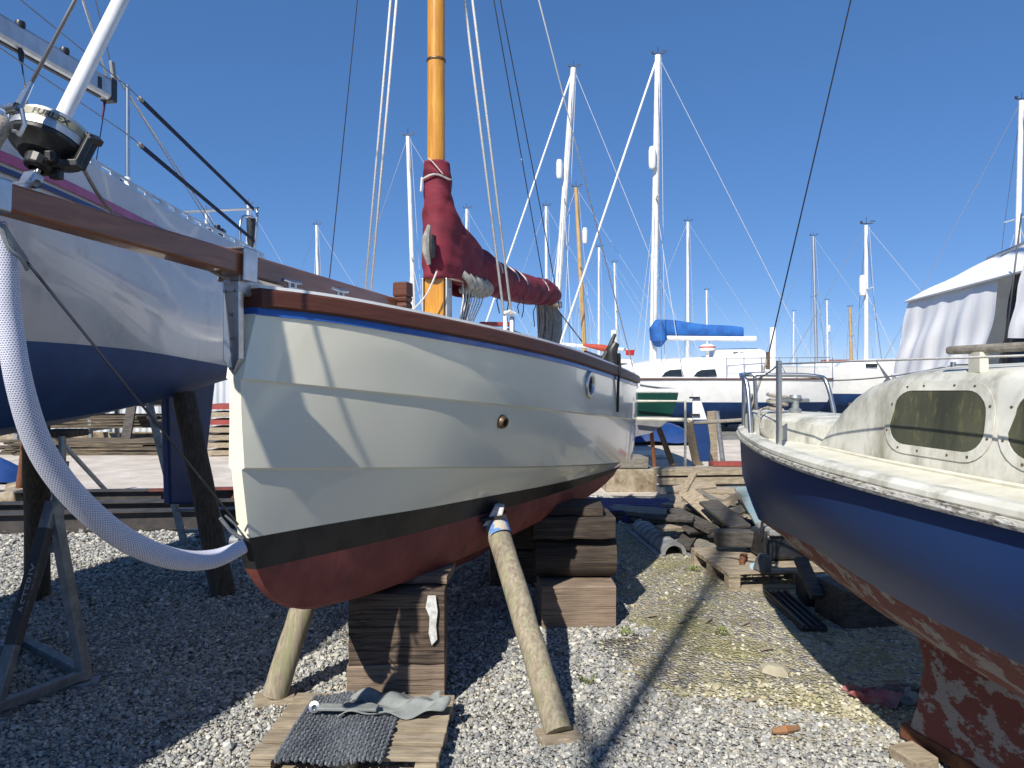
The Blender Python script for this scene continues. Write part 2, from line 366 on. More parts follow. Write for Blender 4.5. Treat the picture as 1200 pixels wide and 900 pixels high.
# ================================================================ SETTING
GRAV = ground_mat('grey_gravel', 'gravel'); DIRT = ground_mat('mossy_dirt', 'dirt'); ROADM = ground_mat('pale_compacted_road', 'road')
mb = MB(); ys = [-30, 0, 12, 40, 200, 1500]; xs = [-1500, -200, -40, 40, 200, 1500]
mb.grid([[V(x, y, 0) for x in xs] for y in ys]); struct(mb.build('ground', GRAV))
def sheet(name, pts, z, m):
    mb = MB(); mb.add([(x, y, z) for x, y in pts], [tuple(range(len(pts)))]); return struct(mb.build(name, m))
# ragged outlines so that edges do not look cut
def ragged(pts, step=.25, amp=.12):
    o = []
    for i in range(len(pts)):
        a, b = Vector(pts[i]), Vector(pts[(i + 1) % len(pts)]); n = max(2, int((b - a).length / step)); nrm = Vector((b - a)).normalized(); nrm = Vector((-nrm.y, nrm.x))
        for k in range(n): q = a.lerp(b, k / n) + nrm * random.uniform(-amp, amp); o.append((q.x, q.y))
    return o
sheet('dirt_path', ragged([(.62, 3.9), (1.0, 3.45), (2.0, 3.1), (3.6, 2.9), (4.6, 6), (5, 9.6), (1.2, 9.6), (.9, 7), (.85, 5.4)]), .004, DIRT)
sheet('road', ragged([(-60, 9.9), (-6, 10.2), (0, 10), (6, 10.2), (60, 10), (60, 19), (0, 18.6), (-60, 18)], .6, .15), .008, ROADM)
# loose stones, one mesh of angular chips
def stones(name, spec, label, mname, palette):
    ico_v = []; ph = (1 + 5 ** .5) / 2
    for a, b in ((1, ph), (1, -ph), (-1, ph), (-1, -ph)): ico_v += [(0, a, b), (a, b, 0), (b, 0, a)]
    ico_v = np.array(ico_v, float); ico_v /= np.linalg.norm(ico_v[0])
    import bmesh
    bm = bmesh.new(); [bm.verts.new(v) for v in ico_v]; bm.verts.ensure_lookup_table()
    bmesh.ops.convex_hull(bm, input=bm.verts); bmesh.ops.triangulate(bm, faces=bm.faces); bm.verts.index_update()
    ico_v = np.array([v.co[:] for v in bm.verts]); ico_f = np.array([[v.index for v in f.verts] for f in bm.faces]); bm.free()
    pos = []; size = []
    for (y0, y1, dens, sz, xl, xr, test) in spec:
        area_n = int(dens * (y1 - y0) * (xr(y1) - xl(y1)))
        y = rng.uniform(y0, y1, area_n); x = rng.uniform(xl(y1), xr(y1), area_n)
        k = (x > np.vectorize(xl)(y)) & (x < np.vectorize(xr)(y)); x, y = x[k], y[k]
        if test is not None: k = test(x, y); x, y = x[k], y[k]
        pos.append(np.stack([x, y], 1)); size.append(sz * np.exp(rng.normal(0, .33, len(x))))
    pos = np.concatenate(pos); size = np.concatenate(size); n = len(pos)
    v = ico_v[None] * (1 + rng.uniform(-.28, .28, (n, 12, 1)))
    sc3 = size[:, None] * np.stack([rng.uniform(.75, 1.25, n), rng.uniform(.6, 1, n), rng.uniform(.4, .75, n)], 1) * .5
    v = v * sc3[:, None, :]
    def rot(ax, a):
        c, s_ = np.cos(a), np.sin(a); Rm = np.zeros((n, 3, 3)); i, j = [(1, 2), (0, 2), (0, 1)][ax]
        Rm[:, ax, ax] = 1; Rm[:, i, i] = c; Rm[:, j, j] = c; Rm[:, i, j] = -s_; Rm[:, j, i] = s_; return Rm
    for ax, am in ((0, .5), (1, .5), (2, 3.1)):
        v = np.einsum('nij,nkj->nki', rot(ax, rng.uniform(-am, am, n)), v)
    v[:, :, 0] += pos[:, 0, None]; v[:, :, 1] += pos[:, 1, None]; v[:, :, 2] += (size * rng.uniform(.0, .36, n))[:, None]
    f = ico_f[None] + 12 * np.arange(n)[:, None, None]; nf = n * 20
    me = bpy.data.meshes.new(name); me.vertices.add(n * 12); me.vertices.foreach_set('co', v.reshape(-1).astype('f'))
    me.loops.add(nf * 3); me.loops.foreach_set('vertex_index', f.reshape(-1).astype('i')); me.polygons.add(nf)
    me.polygons.foreach_set('loop_start', np.arange(0, nf * 3, 3, dtype='i')); me.polygons.foreach_set('use_smooth', np.zeros(nf, bool)); me.update()
    pal = np.array(palette); ci = pal[rng.integers(0, len(pal), n)] * rng.uniform(.75, 1.25, (n, 1)); ci = np.concatenate([ci, np.ones((n, 1))], 1)
    at = me.color_attributes.new('tone', 'FLOAT_COLOR', 'POINT'); at.data.foreach_set('color', np.repeat(ci, 12, 0).reshape(-1).astype('f'))
    m = bpy.data.materials.new(mname); m.use_nodes = True; nn = m.node_tree; p = nn.nodes['Principled BSDF']; p.inputs['Roughness'].default_value = .85; p.inputs['Specular IOR Level'].default_value = .3
    ca = nn.nodes.new('ShaderNodeVertexColor'); ca.layer_name = 'tone'
    tx = nn.nodes.new('ShaderNodeTexNoise'); tx.inputs['Scale'].default_value = 90; tcn = nn.nodes.new('ShaderNodeTexCoord'); nn.links.new(tcn.outputs['Object'], tx.inputs[0])
    mr = nn.nodes.new('ShaderNodeMapRange'); mr.inputs[3].default_value = .75; mr.inputs[4].default_value = 1.2; nn.links.new(tx.outputs[0], mr.inputs[0])
    mu = nn.nodes.new('ShaderNodeVectorMath'); mu.operation = 'SCALE'; nn.links.new(ca.outputs[0], mu.inputs[0]); nn.links.new(mr.outputs[0], mu.inputs['Scale']); nn.links.new(mu.outputs[0], p.inputs['Base Color'])
    me.materials.append(m); o = bpy.data.objects.new(name, me); COL.objects.link(o); o['kind'] = 'stuff'; o['label'] = label; o['category'] = 'gravel'; return o
def inpath(x, y):
    e = .12 * np.sin(x * 7 + y * 3) + .1 * np.sin(y * 11)
    left = np.interp(y, [3.2, 3.6, 4.1, 5.4, 7, 9.6], [2.6, 1.2, .72, .72, .9, 1.2])
    return x > left + e
xl = lambda y: -.82 * y - .9
xr = lambda y: .8 * y + .7
GPAL = [(.29, .295, .29), (.33, .335, .325), (.37, .37, .345), (.42, .41, .37), (.48, .46, .40), (.30, .305, .30), (.41, .41, .39), (.36, .33, .27), (.23, .235, .235), (.56, .54, .48)]
BPAL = [(.36, .33, .22), (.44, .41, .29), (.50, .47, .35), (.30, .28, .2), (.40, .37, .22), (.56, .53, .42)]
npth = lambda x, y: ~inpath(x, y)
stones('gravel', [(2.3, 3.6, 6000, .0165, xl, xr, npth), (3.6, 5.2, 4600, .019, xl, xr, npth), (5.2, 7.2, 2200, .025, xl, xr, npth), (7.2, 10, 700, .037, xl, xr, npth)], 'loose grey and white crushed stone spread under the boats', 'loose_stone', GPAL)
stones('path_pebbles', [(2.3, 3.9, 2600, .019, xl, xr, inpath), (3.9, 5.2, 420, .017, xl, xr, inpath), (5.2, 9.6, 200, .022, xl, xr, inpath)], 'scattered pale pebbles bedded in the dirt path', 'path_stone', BPAL)

# ================================================================ CREAM DAY BOAT (centre)
FM = Frame(-1.057, 2.7, 18)
S = [0, .3, .6, 1, 1.5, 2, 3, 4, 4.6, 5.2, 5.7]
LM = dict(
 sheer=(.048, 5.5, [.03, .22, .38, .54, .68, .77, .87, .90, .87, .80, .70], [2.04, 2.023, 1.994, 1.958, 1.918, 1.880, 1.797, 1.728, 1.702, 1.695, 1.70]),
 A=(.0, 5.5, [.025, .17, .31, .48, .63, .74, .86, .89, .86, .78, .66], [1.69, 1.657, 1.624, 1.581, 1.534, 1.487, 1.400, 1.322, 1.283, 1.25, 1.23]),
 Bk=(.01, 5.5, [.02, .12, .23, .39, .55, .67, .82, .86, .82, .73, .60], [1.349, 1.316, 1.285, 1.245, 1.190, 1.139, 1.040, .948, .90, .87, .85]),
 boot=(.05, 5.5, [.015, .08, .17, .31, .46, .60, .77, .80, .75, .64, .50], [1.073, 1.058, 1.046, 1.031, 1.016, .998, .955, .897, .855, .82, .80]),
 red=(.09, 5.5, [.015, .065, .14, .27, .41, .55, .73, .76, .70, .58, .43], [.945, .925, .912, .905, .905, .905, .893, .850, .812, .785, .77]),
 low=(.15, 5.5, [.015, .03, .09, .19, .33, .46, .62, .64, .55, .40, .25], [1.0, .735, .672, .645, .665, .695, .725, .70, .68, .68, .69]),
 keel=(.36, 5.5, [.015, .015, .015, .02, .02, .02, .02, .02, .02, .02, .02], [.72, .71, .672, .63, .61, .60, .60, .61, .63, .65, .67]))
HM = Hull(FM, S, 5.5, LM)
boat = thing('day_boat', 'cream clinker-look sailing boat with varnished bowsprit and burgundy sail cover, propped up in the middle', 'sailing boat', FM.w(2.8, 0, 0))
HM.band('hull', CREAM, boat, [('sheer', 'A', 0, 0, -.1), ('sheer', 'A', .33, 0, -.07, .006), ('sheer', 'A', .66, .003, -.035, .008), ('sheer', 'A', 1, .014), ('sheer', 'A', 1, .001, -.008),
    ('A', 'Bk', .5, .004, 0, .008), ('A', 'Bk', 1, .013), ('A', 'Bk', 1, .0, -.008), ('Bk', 'boot', .5, 0, 0, .006), ('Bk', 'boot', 1)])
HM.band('boot_stripe', BLACKP, boat, [('boot', 'red', 0), ('boot', 'red', .5), ('boot', 'red', 1)])
HM.band('bottom', REDAF, boat, [('red', 'low', 0), ('red', 'low', .35, 0, 0, .025), ('red', 'low', .7, 0, 0, .02), ('red', 'low', 1), ('low', 'keel', .3, 0, -.02), ('low', 'keel', .65, 0, -.015), ('low', 'keel', 1)])
HM.band('blue_stripe', BLUES, boat, [('sheer', 'A', 0, .0, -.075), ('sheer', 'A', 0, .005, -.075), ('sheer', 'A', 0, .008, -.104), ('sheer', 'A', 0, .0, -.104)])
HM.band('rubbing_rail', TEAKX, boat, [('sheer', 'A', 0, -.03, -.002), ('sheer', 'A', 0, .018, -.002), ('sheer', 'A', 0, .024, -.01), ('sheer', 'A', 0, .026, -.066), ('sheer', 'A', 0, .018, -.075), ('sheer', 'A', 0, 0, -.075)])
HM.band('deck_edge', WHITE, boat, [('sheer', 'A', 0, -.05, .012), ('sheer', 'A', 0, .012, .012), ('sheer', 'A', 0, .013, 0), ('sheer', 'A', 0, -.03, -.002)])
HM.deck('deck', DECK, boat, dz=-.02, camber=.05, off=-.02)
# raised coachroof, cockpit coaming
def rail_line(q0, q1, frac, dz, n=14): return [FM.w(q0 + (q1 - q0) * k / n, frac, herm(S, LM['sheer'][3], q0 + (q1 - q0) * k / n) + dz) for k in range(n + 1)]
mb = MB()
qs = np.linspace(2.15, 4.1, 12); rows = []
for f, dz in ((1, -.01), (.97, .09), (.85, .125), (.45, .15), (0, .16), (-.45, .15), (-.85, .125), (-.97, .09), (-1, -.01)):
    rows.append([FM.w(q, f * (.36 + .12 * min(1, (q - 2.15) / .8)), herm(S, LM['sheer'][3], q) + dz * min(1, .25 + (q - 2.15) * 2.2)) for q in qs])
mb.grid(rows); cr = mb.build('coachroof', WHITE, boat, smooth=True)
mb = MB(); mb.bar(FM.w(2.7, .2, 2.03), FM.w(4.0, .25, 1.93), .035, .03); mb.build('handrail', TEAKX, boat)
mb = MB(); mb.bar(FM.w(4.15, .47, 1.84), FM.w(5.3, .45, 1.80), .03, .18); mb.bar(FM.w(4.15, -.47, 1.84), FM.w(5.3, -.45, 1.80), .03, .18); mb.build('cockpit_coaming', TEAKX, boat, bevel=.006)
mb = MB(); mb.lathe([(.001, .09), (.05, .085), (.085, .06), (.1, .02), (.1, 0)], FM.w(2.35, .02, 1.98), (0, 0, 1), 18); mb.build('vent_cowl', BLKPL, boat, smooth=True)
# keel, bilge plates, rudder
mb = MB()
for b in (0,):
    pr = [(1.75, .62), (1.95, .5), (2.15, .42), (2.5, .39), (3.8, .39), (4.1, .45), (4.3, .63)]
    mb.prism([FM.w(q, -.04, z) for q, z in pr], FM.p * .08)
mb.build('keel', REDAF, boat, bevel=.02)
for sd_ in (1, -1):
    mb = MB(); mb.prism([FM.w(q, sd_ * .5 - .02, z) for q, z in ((3.5, .8), (3.75, .6), (4.5, .6), (4.75, .78))], FM.p * .04); mb.build('bilge_plate', REDAF, boat, bevel=.012)
mb = MB(); mb.prism([FM.w(q, -.025, z) for q, z in ((5.52, 1.65), (5.52, .5), (5.95, .5), (5.9, 1.0), (5.75, 1.65))], FM.p * .05); mb.build('rudder', CREAM, boat, bevel=.01)
# stem plate, gammon band
A_ = lambda q, b, z: FM.w(q, b, z)
mb = MB(); pl = [(-.037, 2.06), (.037, 2.06), (.037, 1.76), (0, 1.70), (-.037, 1.76)]
mb.prism([A_(-.022 if z > 1.72 else -.012, b, z) for b, z in pl], FM.d * .03)
stem = mb.build('stem_plate', STEEL, boat, bevel=.004)
mb = MB()
for b, z in ((-.02, 2.02), (.02, 2.02), (0, 1.93), (0, 1.84), (0, 1.725)): mb.lathe([(.006, 0), (.006, .003), (.001, .004)], A_(-.022, b, z), -FM.d, 10)
mb.build('screw_heads', GALV, stem, smooth=True)
# bowsprit
b0, b1 = A_(-.95, 0, 2.165), A_(1.35, 0, 2.065)
sprit = MB().bar(b0, b1, .075, .075, wd2=.10, ht2=.105).build('bowsprit', TEAK, boat, bevel=.008)
mb = MB(); dd = (b1 - b0).normalized(); mb.bar(b0 - dd * .012, b0 + dd * .055, .083, .086); mb.build('end_cap', STEEL, sprit, bevel=.005)
mb = MB(); c = b0 + (b1 - b0) * .42
for u_, v_, su, sv in ((0, .062, .12, .008), (.058, 0, .008, .125), (-.058, 0, .008, .125)):
    mb.bar(c + FM.p * u_ + V(0, 0, v_ - .004) - dd * .04, c + FM.p * u_ + V(0, 0, v_ - .004) + dd * .04, su, sv)
mb.build('gammon_band', STEEL, sprit, bevel=.003)
mb = MB(); mb.bar(A_(-.02, 0, 2.05), A_(.10, 0, 2.03), .075, .07); mb.build('stem_head', ALU, boat, bevel=.005)
mb = MB()
pb = A_(1.27, .07, 1.95)
for z0, z1, w0, w1 in ((0, .12, .088, .088), (.12, .15, .088, .074), (.15, .18, .074, .088), (.18, .26, .088, .085)):
    mb.bar(pb + V(0, 0, z0), pb + V(0, 0, z1), w0, w0, up=FM.d, wd2=w1, ht2=w1)
mb.build('samson_post', TEAKX, boat, bevel=.01)
for q, b in ((.22, .10), (.42, .2)):
    mb = MB(); p0 = A_(q, b, herm(S, LM['sheer'][3], q) + .02)
    mb.box(p0, (.04, .1, .012), R(-18)); mb.tube([p0 + FM.d * -.02, p0 + V(0, 0, .03) + FM.d * -.02], .007); mb.tube([p0 + FM.d * .02, p0 + V(0, 0, .03) + FM.d * .02], .007)
    mb.tube([p0 + V(0, 0, .034) - FM.d * .06, p0 + V(0, 0, .03), p0 + V(0, 0, .034) + FM.d * .06], .008); mb.build('cleat', STEEL, boat, smooth=True)
# portlight, skin fitting, rope at the quarter
def on_hull(a, b, v, q, off=0):
    s0, s1, B0, Z0 = LM[a]; _, _, B1, Z1 = LM[b]
    return FM.w(q, herm(S, B0, q) * (1 - v) + herm(S, B1, q) * v + off, herm(S, Z0, q) * (1 - v) + herm(S, Z1, q) * v)
def hull_n(q, v=.5, a='sheer', b='A'):
    x = on_hull(a, b, v, q + .05) - on_hull(a, b, v, q - .05); y = on_hull(a, b, v + .1, q) - on_hull(a, b, v - .1, q); n = x.cross(y).normalized()
    return n if n.dot(FM.p) > 0 else -n
def find_q(px, a, b, v):
    return min(np.linspace(0, 5.4, 540), key=lambda q: abs(600 + F * on_hull(a, b, v, q).x / on_hull(a, b, v, q).y - px))
q = find_q(689, 'sheer', 'A', .5); n = hull_n(q, .5); c = on_hull('sheer', 'A', .5, q, .006)
pr = MB().lathe([(.062, 0), (.092, .0), (.097, .01), (.088, .02), (.066, .02), (.060, .008)], c, n, 36).build('portlight', STEEL, boat, smooth=True)
MB().lathe([(.001, .008), (.063, .008), (.063, 0)], c, n, 30).build('pane', GLASS, pr, smooth=True)
q = find_q(586, 'A', 'Bk', .27); n = hull_n(q, .3, 'A', 'Bk'); c = on_hull('A', 'Bk', .27, q, .004)
MB().lathe([(.016, -.02), (.018, .03), (.028, .032), (.036, .02), (.040, .0)], c, n, 20).build('skin_fitting', BRASS, boat, smooth=True)
q = find_q(717, 'sheer', 'A', .5)
qq = 3.35
mb = MB(); mb.tube([on_hull('sheer', 'A', v, qq, .03 if v < .3 else .02) for v in (-.05, .1, .3, .55, .9)], .011, 6)
mb.build('lashing_strap', BLKPL, boat, smooth=True)
mb = MB(); pb = on_hull('sheer', 'A', 0, qq, -.03)
mb.tube([pb, pb + V(0, 0, .05), pb + V(-.005, .0, .13), pb + V(.03, 0, .19)], [.035, .045, .05, .03], 10); mb.tube([pb + V(-.09, 0, .03), pb + V(-.02, 0, .15), pb + V(.02, 0, .26)], [.02, .022, .012], 8)
mb.tube([pb + V(.05, 0, .1), pb + V(.06, .05, 0), pb + V(.05, .05, -.05)], .018, 8)
mb.build('quarter_winch', BLKPL, boat, smooth=True)
MB().tube([pb + V(.005, .02, .12), pb + V(.02, .02, .2), pb + V(.015, .02, .29)], [.02, .025, .022], 8).build('winch_handle', WHITE, boat, smooth=True)
# mast, tabernacle
MX = A_(1.87, 0, 0)
mast = MB().tube([MX + V(0, 0, 2.45), MX + V(0, 0, 5.5), MX + V(0, 0, 7.9)], [.058, .055, .035], 20).build('mast', SPRUCE, boat, smooth=True)
MB().box(MX + V(0, 0, 2.19), (.125, .11, .56), R(-10)).build('mast_foot', SPRUCE, mast, bevel=.012)
mb = MB(); mb.box(MX + V(.078, .01, 2.13), (.012, .12, .36), R(-10)); mb.box(MX + V(-.072, .02, 2.13), (.012, .12, .36), R(-10)); mb.lathe([(.012, 0), (.012, .008), (.002, .009)], MX + V(.084, 0, 2.25), (1, -.2, 0), 12); mb.build('tabernacle_cheek', ALU, mast, bevel=.004)
MB().lathe([(.06, 0), (.062, .004), (.062, .012), (.06, .016)], MX + V(0, 0, 3.68), (0, 0, 1), 20).build('mast_ring', BRASS, mast, smooth=True)
# boom and burgundy cover
def MT(t, b, z): return FM.w(1.87 + t, b, z)
boom = MB().tube([MT(.12, 0, 2.37), MT(3.1, 0, 2.44)], .038, 14).build('boom', SPRUCE, boat, smooth=True)
gaff = MB().tube([MT(.12, .03, 2.56), MT(2.85, .0, 2.54)], .03, 12).build('gaff', ALUW, boat, smooth=True)
T_ = [.2, .22, .25, .28, .3, .4, .5, .75, 1.0, 1.3, 1.6, 2.0, 2.35, 2.7, 2.92]
ZH = [2.6, 2.6, 2.6, 2.6, 2.6, 2.6, 2.6, 2.625, 2.60, 2.585, 2.585, 2.60, 2.625, 2.64, 2.60]
ZL = [2.36, 2.36, 2.36, 2.36, 2.36, 2.36, 2.33, 2.305, 2.315, 2.325, 2.33, 2.345, 2.37, 2.40, 2.45]
HW = [.10, .10, .10, .10, .10, .11, .13, .16, .155, .145, .14, .13, .125, .115, .095]
rows = []
NT = 90
for k in range(NT + 1):
    t = T_[0] + (T_[-1] - T_[0]) * (k / NT) ** 1.25; zh, zl, hw = np.interp(t, T_, ZH), np.interp(t, T_, ZL), np.interp(t, T_, HW); r = []
    top_pinch = np.interp(t, [-.085, .1, .3, 3], [0, .1, .5, .35]); hh = (zh - zl) / 2; zc = (zh + zl) / 2
    for j in range(40):
        a = 2 * math.pi * j / 40; ca, sa = math.cos(a), math.sin(a)
        wz = sa; wid = hw * (1 - top_pinch * max(0, wz) ** 1.3)
        if t < .35: wid = hw * (1 if wz < -.2 else np.interp(wz, [-.2, .3, 1], [1, .75, .62]))
        z = zc + hh * math.copysign(abs(wz) ** .8, wz); b = wid * math.copysign(abs(ca) ** .75, ca)
        fold = .006 * math.sin(11 * t + 7 * z) + .004 * math.sin(23 * t - 15 * z + 1.3) + .009 * (abs(math.sin(19 * z + 12 * t + math.sin(5 * t))) ** .7 - .6) + .002 * math.sin(60 * t + 20 * z)
        fold += .003 * math.sin(38 * (z * .8 + t * .6))
        cinch = -.022 * sum(math.exp(-((t - tc) / .03) ** 2) for tc in (.85, 2.35)) - .012 * sum(math.exp(-((t - tc) / .02) ** 2) for tc in (1.3, 1.65, 2.0))
        b += (fold + cinch) * math.copysign(1, ca) * min(1, abs(ca) * 2); z += (fold * .6 + cinch) * sa
        r.append(MT(t, b, z))
    rows.append(r)
mb = MB(); mb.grid(rows, close=True); mb.add(rows[0], [tuple(range(40))]); mb.add(rows[-1], [tuple(range(39, -1, -1))])
cover = mb.build('sail_cover', BURG, boat, smooth=True, angle=180)
mb = MB(); mb.tube([MX + V(math.cos(a) * .092, math.sin(a) * .082, 2.94 + .01 * math.sin(3 * a)) for a in np.linspace(0, 2 * math.pi, 24)], .006, 6)
mb.tube([MX + V(-.085, -.04, 2.94), MX + V(-.09, -.05, 2.85)], .008, 6); mb.tube([MX + V(.05, -.085, 2.95), MX + V(-.01, -.095, 3.02), MX + V(-.04, -.08, 3.05)], .003, 5)
mb.build('collar_cord', ROPEW, cover, smooth=True)
def ring(t, r=.008, f=1.04):
    k = min(range(NT + 1), key=lambda i: abs(T_[0] + (T_[-1] - T_[0]) * (i / NT) ** 1.25 - t)); c = sum(rows[k], Vector()) / 40
    return [c + (p - c) * f for p in rows[k]] + [c + (rows[k][0] - c) * f]
for t in (.85, 2.35): MB().tube(ring(t)[:24], .007, 6).build('tie_cord', ROPEW, cover, smooth=True)
for t in (1.3, 1.55): MB().tube(ring(t, f=1.03)[:15], .006, 6).build('reef_line', ROPEW, cover, smooth=True)
rows2 = []
for k in range(61):
    z = 2.315 + (3.045 - 2.315) * k / 60
    tb = float(np.interp(z, [2.3, 2.36, 2.5, 2.6, 2.67, 2.75, 2.85, 2.95, 3.04], [.60, .74, .70, .60, .33, .17, .115, .09, .078])); tf = -.072 - .012 * math.sin(6 * z); hw = float(np.interp(z, [2.3, 2.4, 2.6, 2.8, 2.95, 3.04], [.11, .14, .135, .09, .076, .072]))
    r = []
    for j in range(64):
        a = 2 * math.pi * j / 64; ca, sa = math.cos(a), math.sin(a); u = (1 + ca) / 2
        t = tf + (tb - tf) * u; wloc = float(np.interp(t, [-.09, .0, .1, .3, .8], [.85, 1, 1, 1, .98])) * hw if z < 2.9 else hw
        zb = -.05 * u * (1 - k / 60) * 0
        fold = .004 * math.sin(26 * (z * .9 + t * .8)) + .011 * (abs(math.sin(15 * (z * .6 - t * .9) + 1 + math.sin(6 * t + 4 * z))) ** .7 - .6) + .006 * (abs(math.sin(31 * (z * .8 + t * .5) + 2 * math.sin(9 * t))) ** .6 - .6) + .0022 * math.sin(58 * (z + .3 * t)) + .006 * math.sin(9 * z + 5 * t)
        b = math.copysign(abs(sa) ** .7, sa) * (wloc + fold)
        zz = z - (.045 * u * max(0, 1 - k / 12)) * (1 if tb > .3 else 0)
        r.append(MT(t + fold * .5 * ca, b, zz + (.02 * math.sin(9 * t) if k == 0 else 0)))
    rows2.append(r)
mb = MB(); mb.grid(rows2, close=True); mb.build('cover_collar', BURG, cover, smooth=True, angle=180, solid=.003)
# the gap at the luff showing the sail, and reefed sail bundle under
mb = MB(); mb.tube([MX + V(-.03, -.135, 2.62), MX + V(-.045, -.15, 2.54), MX + V(-.045, -.15, 2.46), MX + V(-.03, -.135, 2.38)], [.012, .026, .028, .012], 8)
mb.build('exposed_sail', SAILW, cover, smooth=True)
MB().tube([MX + V(-.012, -.14, 2.56), MX + V(-.009, -.155, 2.48), MX + V(-.006, -.14, 2.42)], [.012, .022, .012], 8).build('mast_hoop', BLKPL, cover, smooth=True)
mb = MB()
for k in range(5): mb.tube([MT(.14 + .1 * k, .12, 2.36), MT(.18 + .1 * k, .15, 2.325 - .01 * (k % 2)), MT(.24 + .09 * k, .14, 2.285), MT(.30 + .08 * k, .05, 2.27)], .024, 10, smoothpath=3)
mb.build('furled_sail_folds', SAILW, boat, smooth=True)
mb = MB()
for k in range(8):
    x0 = .2 + .06 * k; mb.tube([MT(x0, .1, 2.3), MT(x0 * .8, .12, 2.2), MT(x0 * .55 + .04, .1, 2.06)], .005, 5)
mb.build('reef_ropes', ROPEW, boat, smooth=True)
mb = MB()
for k in range(4):
    x0 = .3 + .05 * k; mb.tube([MT(x0, .06, 2.28), MT(.2 + .03 * k, .1, 2.15), MT(.12 + .02 * k, .1, 1.98)], .0055, 5)
for x0, dx, ln in ((.8, .05, .13), (1.05, -.03, .12), (1.3, .03, .1), (1.45, -.04, .12), (1.75, .03, .16), (2.1, .05, .17)):
    mb.tube([MT(x0, .13, 2.35), MT(x0 + dx, .14, 2.30), MT(x0 - dx * .3, .13, 2.25), MT(x0 + dx, .13, 2.33 - ln * 1.3)], .0045, 5)
mb.tube([MT(.1 + .14 * math.cos(a), .12 + .05 * math.sin(a), 2.02 + .02 * math.sin(2 * a)) for a in np.linspace(0, 6.3, 24)], .008, 5)
mb.build('dangling_cord', BLKPL, boat, smooth=True)
for (t, wd, m, z1) in ((2.45, .10, ROPEG, 2.0), (2.75, .08, ROPEG, 2.0)):
    mb = MB()
    for k in range(11):
        a = k * 2.4; rr = wd * .45 * math.sqrt((k + .5) / 11)
        mb.tube([MT(t + rr * math.cos(a) * .6, rr * math.sin(a), 2.42), MT(t + rr * math.cos(a), .02 + rr * math.sin(a) * 1.3, 2.25), MT(t + rr * math.cos(a + .6) * 1.2, .02 + rr * math.sin(a + .6), z1)], .013, 6)
    mb.build('rope_hank', m, boat, smooth=True)
mb = MB(); mb.tube([MT(2.98, .0, 2.42), MT(3.0, .02, 2.3), MT(2.98, .02, 2.15), MT(2.95, .02, 1.95)], [.02, .055, .06, .02], 10); mb.build('stowed_ensign', SAILW, boat, smooth=True)
mb = MB(); mb.bar(MT(2.88, 0, 2.44), MT(3.2, 0, 2.45), .05, .07); mb.build('boom_end_fitting', GREYP, boat, bevel=.008)
# standing and running rigging of the day boat
MTOP = MX + V(0, 0, 8.1)
def rig(a, b, r, m, nm='shroud', **k): return rope(a, b, r, nm, m, boat, **k)
rig(P(592, 380, 4.45), P(503, -330, 4.48), .0085, ROPEW, 'halyard'); rig(P(601, 382, 4.5), P(511, -345, 4.48), .0085, ROPEW, 'halyard')
rig(P(427, 352, 4.6), P(470, -140, 4.5), .0075, ROPEW, 'halyard'); rig(P(434, 352, 4.6), P(477, -140, 4.5), .0085, ROPEW, 'halyard')
rig(P(385, 338, 4.4), P(489, -700, 4.48), .0032, WIRED, 'shroud')
rig(P(640, 348, 7.1), P(518, -345, 4.5), .0045, WIRED, 'topping_lift'); rig(P(656, 362, 7.2), P(520, -345, 4.52), .0045, WIRED, 'topping_lift')
rig(FM.w(5.0, .8, 1.71), P(516, -450, 4.5), .0055, ROPEW, 'running_backstay')
mb = MB(); c = P(597, 367, 4.4); mb.tube([c + V(-.03, 0, 0), c + V(0, -.02, .012), c + V(.035, 0, 0), c + V(0, .02, -.01), c + V(-.03, 0, .01)], .009, 6); mb.build('rope_knot', ROPEW, boat, smooth=True)
mb = MB(); mb.tube([P(512, 318, 4.3), P(500, 345, 4.3), P(485, 362, 4.35)], .006, 6, smoothpath=4); mb.build('downhaul_cord', ROPEW, boat, smooth=True)
for px in (592, 600):
    mb = MB(); mb.tube([P(px, 372, 4.45), P(px, 392, 4.4)], .016, 6); mb.build('deck_block', STEEL, boat, smooth=True)
mb = MB(); mb.box(P(580, 380, 5.0), (.22, .06, .03), R(10)); mb.build('red_tiller_bar', mat('red_varnish', (.25, .04, .03), .4), boat, bevel=.006)
rope(P(655, 365, 7.1), P(682, 400, 6.4), .006, 'mainsheet', WIRED, boat)

# furling gear
FP = b0 + dd * .125 + V(0, 0, .045); fa = (MTOP - FP).normalized()
fur = MB()
dc = FP + fa * .125
furl = MB().lathe([(.001, -.02), (.06, -.02), (.075, .0), (.092, .006), (.098, .012), (.098, .022), (.085, .024)], dc, fa, 40).build('furling_drum', BLKPL, boat, smooth=True)
MB().lathe([(.084, .024), (.1, .024), (.101, .032), (.1, .078), (.094, .084), (.02, .088)], dc, fa, 48).build('drum_cover', ALU, furl, smooth=True)
MB().lathe([(.1015, .047), (.1022, .047), (.1022, .069), (.1015, .069)], dc, fa, 48).build('label_band', mat('pale_label', (.33, .31, .22), .5), furl, smooth=True)
vs, fs = text_mesh('FURLEX', .026, .0006)
toc = (Vector((0, 0, EYE)) - dc); u_ = (toc - fa * toc.dot(fa)).normalized(); v_ = fa.cross(u_)
